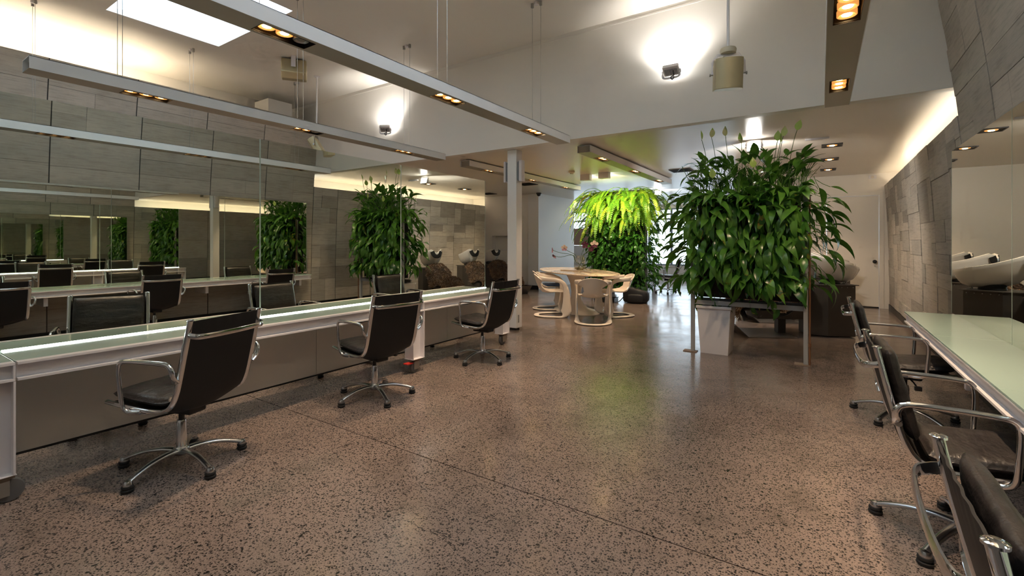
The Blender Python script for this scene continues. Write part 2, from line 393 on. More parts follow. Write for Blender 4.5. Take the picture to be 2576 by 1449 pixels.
wall(-1, 'wall_left', 'leaning board-cast concrete wall above and behind the left mirrors', JL, lambda y, z: z < 1.9 or y > 5 or y < .3)
struct('baseboard_right', MB().box(1.075, 1.2, YR, 11.35, 0, .095), 'black', 'black recessed skirting under the right concrete wall', 'baseboard')
struct('baseboard_left', MB().box(2*MX-1.2, 2*MX-1.075, YR, 11.35, 0, .095), 'black', 'black recessed skirting under the left concrete wall', 'baseboard')
# bulkhead, ceilings
struct('wall_upper', BX(XL-.1, XR+.1, YB, YB+.12, SOF, CEI), 'white', 'white upper wall above the lowered ceiling', 'wall')
struct('trim_1', BX(XL, XR, YB-.006, YB, CEI-.058, CEI-.04), 'panelgrey', 'thin shadow line trim at top of white upper wall', 'trim')
SKY = [(-6.98, -5.18, 1.92, 3.145, 'large rectangular skylight in the ceiling over the left side'), (-2.1, -.3, 1.92, 3.145, 'skylight in the ceiling above the open floor'), (-6.98, -5.18, -.3, .925, 'added unseen skylight nearest the rear wall on the left side'), (-2.1, -.3, -.3, .925, 'added unseen skylight above the camera')]  # last two skylights lie out of view, added to bring in more daylight
b = MB(); xs = [XL-.1, SKY[0][0], SKY[0][1], SKY[1][0], SKY[1][1], XR+.1]
for i in range(5):
    if i in (1, 3):
        for ya, yb in ((YR-.1, -.3), (.925, 1.92), (3.145, YB+.1)): b.box(xs[i], xs[i+1], ya, yb, CEI, CEI+.02)
    else: b.box(xs[i], xs[i+1], YR-.1, YB+.1, CEI, CEI+.02)
struct('ceiling', b, 'ceil', 'high flat cream ceiling with skylight openings', 'ceiling')
struct('ceiling_low', BX(XL-.1, XR+.1, YB+.12, YF, SOF, SOF+.1), 'soffit', 'lowered satin cream ceiling over the back of the salon', 'ceiling')
for x0, x1, y0, y1, lb in SKY:
    t = thing('skylight', lb, 'skylight', ((x0+x1)/2, (y0+y1)/2, CEI))
    hx, hy = (x1-x0)/2, (y1-y0)/2
    MB().box(-hx-.05, -hx, -hy-.05, hy+.05, .021, .06).box(hx, hx+.05, -hy-.05, hy+.05, .021, .06).box(-hx, hx, -hy-.05, -hy, .021, .06).box(-hx, hx, hy, hy+.05, .021, .06).obj('skylight_frame', 'beam', t)
    BX(-hx, hx, -hy, hy, .022, .028).obj('skylight_pane', 'clear', t)
    portal('skylight_portal', ((x0+x1)/2, (y0+y1)/2, CEI+.016), ((x0+x1)/2, (y0+y1)/2, 0), x1-x0, y1-y0, t)
# outer shell and cove troughs
for side, nm in ((1, 'right'), (-1, 'left')):
    X = lambda x: x if side > 0 else 2*MX-x
    def bx(x0, x1, *r): a, c = sorted((X(x0), X(x1))); return (a, c, *r)
    struct('wall_outer_'+nm, MB().box(*bx(XR, XR+.1, YR, YB, 3.2, CEI)).box(*bx(XR, XR+.1, YB, YF, 0, SOF)), 'white', 'white wall behind the cove on the %s side' % nm, 'wall')
    struct('trim_cove_'+nm, MB().box(*bx(1.0, XR, YR, YB, 3.38, 3.42)).box(*bx(1.12, XR, YB+.12, 11.35, 2.16, 2.2)), 'white', 'cove shelf on top of the %s concrete wall' % nm, 'trim')
    t = thing('cove_light', 'warm strip light hidden behind the top of the %s concrete wall' % nm, 'strip light', (X(1.2), 0, 0))
    s0 = X(1.2)
    q = 1.14 if side > 0 else 1.14
    hi = MB().box(*bx(1.08, 1.12, -1.5, 2.95, 3.48, 3.51)); lo = MB().box(*bx(1.28, 1.32, YB+.3, 11.2, 2.205, 2.235))
    for m_, nme in ((hi, 'tube_high'), (lo, 'tube_low')):
        o = m_.obj('tube', 'strip' if nme == 'tube_high' else 'striplow', t); o.location = (-s0, 0, 0)
struct('wall_rear', BX(XL, XR, YR-.1, YR, 0, CEI), 'white', 'white wall behind the camera', 'wall')
b = BX(-8.72, -8.26, 4.55, 5.0, 3.425, 3.86)
tag(b.obj('duct_box', 'white', bev=.004), 'white boxed duct on top of the left concrete wall', 'duct')
# door wall at the back right
YD = 11.35
struct('wall_back', MB().box(-1.6, .06, YD, YD+.14, 0, SOF).box(.97, XR, YD, YD+.14, 0, SOF).box(.06, .97, YD, YD+.14, 2.22, SOF), 'doorw', 'warm white wall around the door at the back', 'wall')
d = thing('door_1', 'plain white door with black knob at the back right', 'door', (.515, YD, 0), kind='structure')
BX(-.415, .415, .03, .07, .025, 2.175).obj('door_leaf', 'doorw', d, bev=.002)
BX(-.415, .415, .02, .08, .001, .024).obj('threshold', 'black', d)
MB().box(-.49, -.42, -.012, .1, 0, 2.25).box(.42, .49, -.012, .1, 0, 2.25).box(-.42, .42, -.012, .1, 2.18, 2.25).obj('door_frame', 'doorw', d, bev=.003)
k = MB().lathe([(0, -.05), (.03, -.045), (.036, -.03), (.03, -.012), (.016, -.006), (.016, .03)], 16).obj('knob', 'black', d, smooth=50)
k.location = (.35, .0, .9); k.rotation_euler = (-PI/2, 0, 0)
tp = thing('thermostat', 'small white control plate with dial above the door', 'control', (.83, YD, 2.53))
BX(-.06, .06, -.012, 0, -.035, .035).obj('plate', 'lacq', tp, bev=.002)
q = MB().lathe([(.028, 0), (.028, .006), (.02, .008), (.02, .004), (0, .004)], 18).obj('dial', 'plastic', tp, smooth=40); q.rotation_euler = (PI/2, 0, 0); q.location = (0, -.012, 0)
# left end wall with shelf niche, and the partition running to the shop front
YE = 10.95
b = MB().box(XL, -7.95, YE, YE+.2, 0, SOF).box(-7.95, -7.15, YE, YE+.2, 0, 1.06).box(-7.95, -7.15, YE, YE+.2, 1.46, SOF).box(-7.15, -6.72, YE, YE+.2, 0, SOF).box(-7.95, -7.15, YE+.17, YE+.2, 1.06, 1.46)
struct('wall_end', b, 'white', 'white end wall with a shelf niche beside the column', 'wall')
struct('trim_2', BX(-7.97, -7.13, YE-.015, YE+.16, 1.04, 1.06), 'lacq', 'white shelf ledge of the wall niche', 'trim')
struct('wall_partition', MB().box(-6.71, -6.38, YE-.03, 13.1, 0, SOF), 'bluew', 'pale white partition leading to the shop front', 'wall')
struct('baseboard_end', BX(XL, -6.37, YE-.045, YE-.032, 0, .10), 'black', 'black skirting at the foot of the white end wall', 'baseboard')
# shop front
struct('wall_front', MB().box(XL, XR, YF, YF+.15, 0, .45).box(XL, XR, YF, YF+.15, 2.5, SOF+.1), 'white', 'low white wall under the shop windows', 'wall')
wn = thing('window_1', 'bright shop-front window with blue-grey frames', 'window', (-3.6, YF+.05, 0), kind='structure')
b = MB(); 
for x in [-8.95, -7.4, -6.1, -5.25, -4.45, -3.75, -2.6, -1.2, .2, 1.7]: BX(x+3.6-.035, x+3.6+.035, -.04, .04, .45, 2.5).obj('mullion', 'fgrey', wn)
for z in (.47, 2.12, 2.48): BX(-5.35, 5.3, -.035, .035, z-.03, z+.03).obj('transom', 'fgrey', wn)
BX(-5.35, 5.3, -.005, .005, .45, 2.5).obj('pane', 'clear', wn)
portal('window_portal', (-3.6, YF+.12, 1.48), (-3.6, 0, 1.48), 10.6, 2.05, wn)
struct('ground_outside', BX(-20, 15, YF+.2, 34, -.2, -.02), 'pave', 'pale pavement outside the shop front', 'ground')
ps = thing('brown_pinboard', 'brown board panel on white counter behind the partition', 'board', (-6.8, 14.6, 0))
BX(-.6, .5, 0, .05, 1.18, 1.75).obj('board', 'brown', ps); BX(-.6, .5, -.02, .5, 0, 1.17).obj('counter', 'lacq', ps, bev=.005)

# ================================================================== LIGHT BEAMS
def beam(label, X, y0, y1, cass, off=(), wires=(), aim=None, zb=2.5, H=.09, under='beamu', energy=1.):
    w = .095; cw = .062; cl = .165
    t = thing('light_beam', label, 'light beam', (X, (y0+y1)/2, zb)); ym = (y0+y1)/2
    L = (y1-y0)/2
    BX(w-.004, w, -L, L, .0, H).obj('side_panel', 'beam', t); BX(-w, -w+.004, -L, L, .0, H).obj('side_panel', 'beam', t)
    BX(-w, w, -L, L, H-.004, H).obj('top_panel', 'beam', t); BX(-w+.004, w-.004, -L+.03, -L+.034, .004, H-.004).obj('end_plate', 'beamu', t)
    BX(-w+.004, w-.004, L-.006, L-.002, .004, H-.004).obj('end_plate', 'beam', t)
    b = MB(); ys = [-L]+[v for c in cass for v in (c-ym-cl, c-ym+cl)]+[L]
    b.box(-w+.004, -cw, -L, L, 0, .004); b.box(cw, w-.004, -L, L, 0, .004)
    for a, c in zip(ys[0::2], ys[1::2]): b.box(-cw, cw, a, c, 0, .004)
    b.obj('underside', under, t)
    for ci, c in enumerate(cass):
        y = c-ym
        rc = MB().box(-cw-.002, -cw, y-cl, y+cl, -.002, .07).box(cw, cw+.002, y-cl, y+cl, -.002, .07).box(-cw, cw, y-cl-.002, y-cl, -.002, .07).box(-cw, cw, y+cl, y+cl+.002, -.002, .07).box(-cw, cw, y-cl, y+cl, .068, .07).obj('lamp_recess', 'recess', t)
        for k in (-1, 0, 1):
            yy = y+k*.108; on = (ci, k) not in off
            tilt = random.uniform(-.18, .18)
            o = MB().lathe([(.048, .045), (.048, .016), (.042, .014), (.026, .030), (.0, .031)], 20).obj('lamp_bezel', 'reflector' if on else 'steel', rc, smooth=40); o.location = (0, yy, 0)
            o2 = MB().lathe([(.024, .004), (.025, .008), (0, .010)], 18).obj('lamp', 'lamp' if on else 'lampoff', rc); o2.location = (0, yy, .014)
            if on and aim:
                tx, ty = aim(X, c, k)
                light('SPOT', 'spot', (X, c+k*.108, zb+.006), (tx, ty, 0), SPOT_W*energy, WARM, t, .03, 74, .75)
    for y in wires:
        for s in (-.055, .055):
            q = MB(); q.tube((s, y-ym, H), (s, y-ym, CEI-zb-.035), .0022, 6); q.obj('wire', 'steel', t)
            BX(s-.012, s+.012, y-ym-.012, y-ym+.012, CEI-zb-.05, CEI-zb).obj('wire_mount', 'steel', t)
        MB().lathe([(.0, 0), (.03, .0), (.03, .025), (0, .025)], 12, (0, y-ym, CEI-zb-.027)).obj('ceiling_rose', 'lacq', t, smooth=40)
    return t
r_ = lambda s: random.uniform(-s, s)
WY = (1.40, 2.98, 4.56); CY = (1.58, 3.06, 4.5)
beam('suspended light beam left of the mirrors with three lamp clusters', -4.765, .86, 5.25, CY, {(1, 1)}, WY, lambda X, c, k: (X+.35*k+r_(.3), c+k*.5+r_(.2)))
beam('suspended light beam in the centre above the left chairs', -2.69, .86, 5.22, CY, {(0, 1)}, WY, lambda X, c, k: (.6, 6.35) if (c > 4 and k == 1) else (X+(-.25, .55, -.75)[k+1]+r_(.2), c+k*.55+r_(.2)))
beam('suspended light beam on the right above the right chairs', .12, .86, 5.15, CY, {}, WY, lambda X, c, k: (-1.25, 6.7) if (c > 4 and k == 0) else (X+(.62, -.6, .75)[k+1]+r_(.1), c+k*.35-.1+r_(.15)))
beam('suspended light beam whose thin wires show above the left mirrors', -7.40, .86, 5.25, CY, {}, WY, lambda X, c, k: (X+r_(.4), c+r_(.4)))
CY2 = (6.45, 7.9, 9.35)
beam('light beam under the low ceiling between column and fern', -2.69, 5.82, 9.95, CY2, {}, (), lambda X, c, k: (X+(-.9, .4, .1)[k+1], c+k*.3), zb=2.49, H=.095)
beam('light beam under the low ceiling left of the column', -4.765, 5.82, 9.95, CY2, {}, (), lambda X, c, k: (X+(.7, -.4, .1)[k+1], c+k*.3), zb=2.49, H=.095)

# recessed downlights, vents, detectors on the low ceiling
for i, (x, y, lb) in enumerate([(.127, 7.74, 'recessed black square downlight nearest the front above the basins'), (.116, 9.01, 'middle recessed black square downlight above the basins'), (.109, 10.26, 'recessed black square downlight closest to the back door')]):
    t = thing('downlight', lb, 'downlight', (x, y, SOF), group='square downlights above the basins')
    MB().box(-.12, .12, -.12, -.1, -.012, 0).box(-.12, .12, .1, .12, -.012, 0).box(-.12, -.1, -.1, .1, -.012, 0).box(.1, .12, -.1, .1, -.012, 0).obj('frame', 'recess', t)
    BX(-.1, .1, -.1, .1, -.004, -.001).obj('back_plate', 'recess', t)
    MB().lathe([(.062, 0), (.058, -.006), (.03, -.005), (0, -.005)], 20, (0, 0, -.004)).obj('reflector', 'reflector', t, smooth=40)
    q = MB().lathe([(.032, -.004), (.028, -.010), (0, -.010)], 18).obj('lamp', 'lamp', t); q.location = (0, 0, -.004)
    light('SPOT', 'spot', (x, y, SOF-.03), (x+.15, y+.1, 0), SPOT_W*1.3, WARM, t, .04, 95, .8)
for x, y, s, lb in [(-5.58, 9.03, .17, 'dark square ceiling vent left of the fern'), (-2.14, 8.88, .17, 'dark square ceiling vent right of the fern'), (-7.54, 10.2, .16, 'dark ceiling vent near the white end wall')]:
    t = thing('ceiling_vent', lb, 'vent', (x, y, SOF)); BX(-s, s, -s, s, -.006, 0).obj('backing', 'vent', t)
    for k in range(7): o = BX(-s+.01, s-.01, -.003, .003, -.014, -.006).obj('slat', 'recess', t); o.location = (0, -s+.03+k*(2*s-.06)/6, 0)
    MB().box(-s-.015, s+.015, -s-.015, -s, -.012, 0).box(-s-.015, s+.015, s, s+.015, -.012, 0).box(-s-.015, -s, -s, s, -.012, 0).box(s, s+.015, -s, s, -.012, 0).obj('frame', 'vent', t)
for x, y, lb in [(-3.89, 7.89, 'round cream smoke detector in front of the fern'), (-4.2, 14.6, 'round smoke detector far away by the shop window')]:
    t = thing('smoke_detector', lb, 'detector', (x, y, SOF))
    MB().lathe([(.06, 0), (.058, -.022), (.04, -.032), (0, -.034)], 20).obj('body', 'cream', t, smooth=40); MB().lathe([(.035, -.03), (.03, -.05), (0, -.052)], 16).obj('sensor', 'cream', t, smooth=40)
t = thing('dome_camera', 'black dome camera at the corner of the white partition', 'camera', (-6.3, 10.8, SOF))
MB().lathe([(.07, 0), (.07, -.03), (.06, -.035)], 20).obj('mount', 'black', t, smooth=40); MB().lathe([(.055, -.03), (.05, -.06), (.03, -.085), (0, -.092)], 20).obj('dome', 'bag', t, smooth=60)
t = thing('emergency_light', 'slim white emergency light strip on the low ceiling', 'light', (-.04, 7.11, SOF))
BX(-.13, .13, -.02, .02, -.025, 0).obj('housing', 'lacq', t, bev=.003); BX(-.06, .06, -.012, .012, -.029, -.0255).obj('lens', 'plastic', t)

# flood lamps
def flood_lamp(name, label, loc, rz, tilt, e, target, spot=140, bracket_up=False, s=1.):
    t = thing(name, label, 'flood lamp', loc, rz)
    hd = BX(-.085*s, .085*s, -.025*s, .025*s, -.06*s, .06*s).obj('lamp_head', 'lacq', t, bev=.006)
    hd.rotation_euler = (tilt, 0, 0)
    q = BX(-.075*s, .075*s, .0255*s, .029*s, -.05*s, .05*s).obj('lens', 'flood', hd)
    for k in range(9): BX(-.06*s+k*.015*s-.002, -.06*s+k*.015*s+.002, -.034*s, -.0255*s, -.04*s, .03*s).obj('cooling_fin', 'greyp', hd)
    sg = 1 if bracket_up else -1
    b = MB().sweep(smooth_path([(-.092*s, 0, 0), (-.092*s, 0, sg*.06*s), (-.06*s, 0, sg*.085*s), (.06*s, 0, sg*.085*s), (.092*s, 0, sg*.06*s), (.092*s, 0, 0)], 3), (.003, .012), 6); b.obj('bracket', 'lacq', t)
    if not bracket_up: MB().sweep(smooth_path([(.03, -.03, -.02), (.04, -.05, -.1), (.02, -.04, -.12), (0, -.03, -.09), (.02, .02, -.06)], 4), .005, 6).obj('cable', 'black', t)
    light('SPOT', 'flood_beam', tuple(Vector(loc)+Vector(target).normalized()*.06), tuple(Vector(loc)+Vector(target)), e, WHITE, t, .06, spot, .6)
    return t
flood_lamp('wall_flood_lamp', 'small white flood lamp washing the upper wall on the right', (-1.377, YB-.19, 3.17), 0, .95, 15, (0, .14, .30))
flood_lamp('wall_flood_lamp', 'small white flood lamp washing the upper wall on the left', (-6.0, YB-.19, 3.15), .5, .95, 12, (0, .14, .30))
flood_lamp('plant_flood_lamp', 'glaring flood lamp on the low ceiling behind the tall lily', (-.72, 6.75, 2.49), PI, .25, 40, (0, -.4, -.1), 150, True)
flood_lamp('plant_flood_lamp', 'glaring flood lamp on the low ceiling beside the fern', (-3.35, 11.6, 2.49), PI, .25, 26, (0, -.4, -.1), 150, True)
for x, y, lb in [(-3.84, 8.42, 'left white box spotlight aimed at the fern'), (-3.43, 8.35, 'right white box spotlight aimed at the fern')]:
    t = thing('box_spotlight', lb, 'spotlight', (x, y, SOF)); BX(-.1, .1, -.06, .06, -.115, -.0).obj('housing', 'lacq', t, bev=.004)
    BX(-.085, .085, .0605, .064, -.1, -.02).obj('lens', 'flood', t)
    light('SPOT', 'fern_beam', (x, y+.09, SOF-.06), (x-.1, 10.0, 2.05), 75, (1., .92, .55), t, .05, 80, .7)

# speakers
def hung_speaker(label, loc, rz, zc, tilt):
    t = thing('hanging_speaker', label, 'speaker', (loc[0], loc[1], CEI), rz); zz = zc-CEI
    MB().lathe([(.0, 0), (.045, 0), (.045, -.012), (.0, -.012)], 18).obj('ceiling_plate', 'lacq', t, smooth=40)
    MB().tube((0, 0, -.01), (0, 0, zz+.20), .0125, 10).obj('pole', 'beam', t, smooth=60)
    MB().lathe([(.0, .225), (.065, .22), (.07, .205), (.065, .175), (0, .17)], 22, (0, 0, zz)).obj('canopy', 'cream', t, smooth=40)
    MB().sweep([(-.135, 0, zz-.01), (-.135, 0, zz+.10), (-.09, 0, zz+.165), (.09, 0, zz+.165), (.135, 0, zz+.10), (.135, 0, zz-.01)], (.0025, .012), 6).obj('yoke', 'lacq', t)
    bd = thing('tmp', None, None); bpy.data.objects.remove(bd)
    prof = []
    for i in range(9):
        a = -PI/2+PI*i/8; prof.append((.122*math.sin(a), -.075*math.cos(a)**.7-.02 if abs(math.cos(a)) > 1e-6 else -.02))
    poly = prof+[(.122, .05), (-.122, .05)]
    o = MB().prism(poly, -.15, .12).obj('cabinet', 'brass', t, smooth=35, bev=.004); o.location = (0, 0, zz); o.rotation_euler = (tilt, 0, 0)
    BX(-.11, .11, -.03, .045, .1205, .125).obj('top_cap', 'cream', o)
    for s in (-1, 1):
        q = MB().lathe([(0, 0), (.014, 0), (.014, .01), (.006, .012), (.006, .03)], 10).obj('clamp_knob', 'steel', t, smooth=40); q.rotation_euler = (0, s*PI/2*-1, 0); q.location = (s*.158, 0, zz-.01)
    MB().sweep(smooth_path([(0, 0, zz+.17), (-.04, .01, zz+.15), (.0, .0, zz+.13), (.0, 0, zz+.12)], 4), .004, 6).obj('cable', 'cream', t)
hung_speaker('cream metal speaker hanging from the ceiling on the right', (-.70, 4.6), .35, 2.80, .12)
hung_speaker('white speaker hanging on a thin pole far left', (-6.89, 4.6), -.9, 2.86, .55)
t = thing('ceiling_speaker', 'cream wedge-shaped speaker fixed to the high ceiling', 'speaker', (-6.55, 4.0, CEI), .95)
o = MB().prism([(-.10, -.02), (.10, -.02), (.13, -.22), (.06, -.30), (-.06, -.30), (-.13, -.22)], -.17, .17).obj('cabinet', 'brass', t, bev=.012); o.rotation_euler = (PI/2, 0, 0); o.rotation_euler = (PI/2, 0, PI/2)
for s in (-1, 1): BX(-.03, .03, s*.178-.004, s*.178+.004, -.16, 0).obj('bracket', 'lacq', t)
# ================================================================== COLUMN
t = thing('column', 'white painted square steel column in the middle of the room', 'column', (-3.715, 5.675, 0), kind='structure')
BX(-.078, .078, -.075, .075, .035, SOF).obj('shaft', 'bluew', t, bev=.004)
BX(-.05, .05, -.05, .05, 0, .034).obj('foot_plate', 'black', t); BX(.0785, .0795, -.035, .0, .11, .22).obj('sticker', 'sticker', t)
for s, lb in ((1, 'small white wedge speaker on the right side of the column'), (-1, 'small white wedge speaker on the left side of the column')):
    q = thing('column_speaker', lb, 'speaker', (-3.715+s*.08, 5.66, 2.3))
    BX(*sorted((0, s*.035)), -.05, .05, -.15, .13).obj('back_shell', 'greyp', q, bev=.02, seg=3)
    pl = [(s*.036, -.06), (s*.075, -.045), (s*.085, 0), (s*.075, .045), (s*.036, .06)]
    if s < 0: pl = pl[::-1]
    o = MB().prism(pl, -.16, .145).obj('grille', 'lacq', q, bev=.008, smooth=30)

# ================================================================== STYLING BENCHES
BZ = .68
def caster(parent, x, y, red, wo=-.015):
    b = MB().box(-.045, .045, -.045, .045, .122, .135).box(-.03, .03, -.03, .03, .108, .122); o = b.obj('caster', 'rust', parent); o.location = (x, y, 0)
    MB().box(-.028, -.022, -.04, .03, .035, .1).box(.022, .028, -.04, .03, .035, .1).box(-.028, .028, -.04, .03, .1, .108).obj('fork', 'steel', o)
    q = MB().lathe([(.0, -.018), (.035, -.018), (.053, -.016), (.057, -.008), (.057, .008), (.053, .016), (.035, .018), (0, .018)], 22).obj('wheel', 'wheel', o, smooth=40); q.rotation_euler = (0, PI/2, 0); q.location = (0, wo, .057)
    if red: BX(-.03, .03, -.13, -.05, .095, .107).obj('brake_pedal', 'red', o, bev=.004)
def bench(label, y0, y1, legs, reds=()):
    L = y1-y0; t = thing('styling_bench', label, 'bench', (MX, y0, 0)); hw = .39
    for s in (1, -1):
        xx = s*hw
        def bx(a, c, *r): p, q = sorted((s*a, s*c)); return (p, q, *r)
        MB().box(*bx(hw-.05, hw, .003, L-.003, BZ-.012, BZ+.001)).obj('top_flange', 'lacq', t, bev=.001)
        BX(*bx(hw-.045, hw-.037, .003, L-.003, BZ-.077, BZ-.0125)).obj('web', 'lacq', t)
        BX(*bx(hw-.05, hw, .003, L-.003, BZ-.09, BZ-.0775)).obj('bottom_flange', 'lacq', t, bev=.001)
        # glass panes between flange and mirror
        n = max(1, round(L/1.45)); 
        for i in range(n): BX(*bx(.02, hw-.051, i*L/n+.002, (i+1)*L/n-.002, BZ-.010, BZ)).obj('glass_top', 'glass', t, bev=.001)
        BX(*bx(.016, .023, .01, L-.01, BZ+.001, BZ+.005)).obj('led_strip', 'led', t)
        for ly in legs:
            yy = ly-y0
            f = BX(*bx(hw-.062, hw-.054, yy-.068, yy+.068, .137, BZ-.091)).obj('leg', 'lacq', t)
            for sg in (-1, 1):
                BX(*bx(hw-.115, hw, yy+sg*.072-.004, yy+sg*.072+.004, .137, BZ-.0915)).obj('leg_flange', 'lacq', f)
                BX(*bx(hw-.036, hw-.002, yy+sg*.072-.004, yy+sg*.072+.004, BZ-.077, BZ-.0125)).obj('stiffener', 'lacq', f)
            BX(*bx(hw-.12, hw, yy-.08, yy+.08, .1352, .1368)).obj('foot_plate', 'lacq', f)
            caster(t, s*(hw-.052), yy+(.03 if ly == .477 else 0), ly in reds and ly != .477, .03 if ly == .477 else -.015)
    BX(-.016, .015, .003, L-.003, BZ-.03, BZ+.0005).obj('mirror_channel', 'medge', t)
    n = max(1, round(L/.9))
    for i in range(n): BX(-.012, .012, i*L/n+.002, (i+1)*L/n-.002, .125, BZ-.031).obj('modesty_panel', 'panelgrey', t)
    BX(-.014, .014, .0, L, .112, .124).obj('panel_foot', 'black', t)
    o = BX(.05, .14, L-.62, L-.35, BZ-.15, BZ-.095).obj('power_box', 'black', t, bev=.004)
    for k in range(3): BX(.1405, .143, L-.52+k*.05, L-.485+k*.05, BZ-.14, BZ-.105).obj('socket', 'lacq', o)
    return t
bench('white steel styling bench on castors, long middle section', .557, 3.347, (3.27,), (3.27,))
bench('white steel styling bench on castors, short section beside the column', 3.349, 4.86, (4.77,))
bench('white steel styling bench on castors, section cut by the left picture edge', -2.4, .555, (-2.3, .477), (.477,))
MT = 2.065
for i, (a, c, lb) in enumerate([(3.398, 4.85, 'tall mirror panel on the left bench closest to the column'), (1.94, 3.394, 'tall mirror panel on the left bench, second from the column'), (.48, 1.936, 'tall mirror panel on the left bench, third from the column'), (-.97, .476, 'tall mirror panel on the left bench at the left picture edge')]):
    t = thing('mirror_panel', lb, 'mirror', (MX, (a+c)/2, BZ+.0015), group='mirrors on the left bench'); h_ = (c-a)/2
    BX(-.0035, .0035, -h_+.0025, h_-.0025, 0, MT-BZ).obj('mirror_face', 'mirror', t)
    for s in (-1, 1): BX(-.0045, .0045, s*h_-.0024, s*h_+.0024, 0, MT-BZ).obj('glass_edge', 'medge', t)
# right wall bench with mirror
RM = .905; RF = .59
t = thing('wall_bench', 'wall-mounted bench with green glass top along the right wall', 'bench', (RF, 0, 0))
RY0, RY1 = -1.5, 5.14
BX(.028, .04, RY0, RY1, BZ-.078, BZ-.02).obj('fascia', 'lacq', t); BX(0, .05, RY0, RY1, BZ-.09, BZ-.0785).obj('bottom_flange', 'lacq', t); BX(.0, .03, RY0, RY1, BZ-.0195, BZ-.0125).obj('top_flange', 'lacq', t)
BX(.0125, .44, RY1-.014, RY1-.002, BZ-.09, BZ-.0125).obj('end_plate', 'lacq', t)
for a, c in ((RY0, .0), (.0, 1.32), (1.32, 2.62), (2.62, 3.9), (3.9, RY1)): BX(0, .45, a+.001, c-.001, BZ-.012, BZ).obj('glass_top', 'glass', t, bev=.0015)
for y in (-.2, 1.6, 3.4, 4.95): BX(.05, .42, y-.02, y+.02, BZ-.2, BZ-.0905).obj('bracket', 'lacq', t)
for i, (a, c, lb) in enumerate([(3.78, 5.24, 'mirror on the right wall above the glass bench, far one'), (2.31, 3.776, 'mirror on the right wall above the glass bench, middle one'), (.84, 2.306, 'mirror on the right wall above the glass bench, near one'), (-.63, .836, 'mirror on the right wall beside the camera')]):
    q = thing('mirror_panel', lb, 'mirror', (RM, (a+c)/2, BZ+.001), group='mirrors on the right wall'); h_ = (c-a)/2
    BX(0, .006, -h_+.001, h_-.001, .0, 2.02-BZ).obj('mirror_face', 'mirror', q)
    BX(-.001, .007, h_-.0009, h_+.0015, 0, 2.02-BZ).obj('glass_edge', 'medge', q)

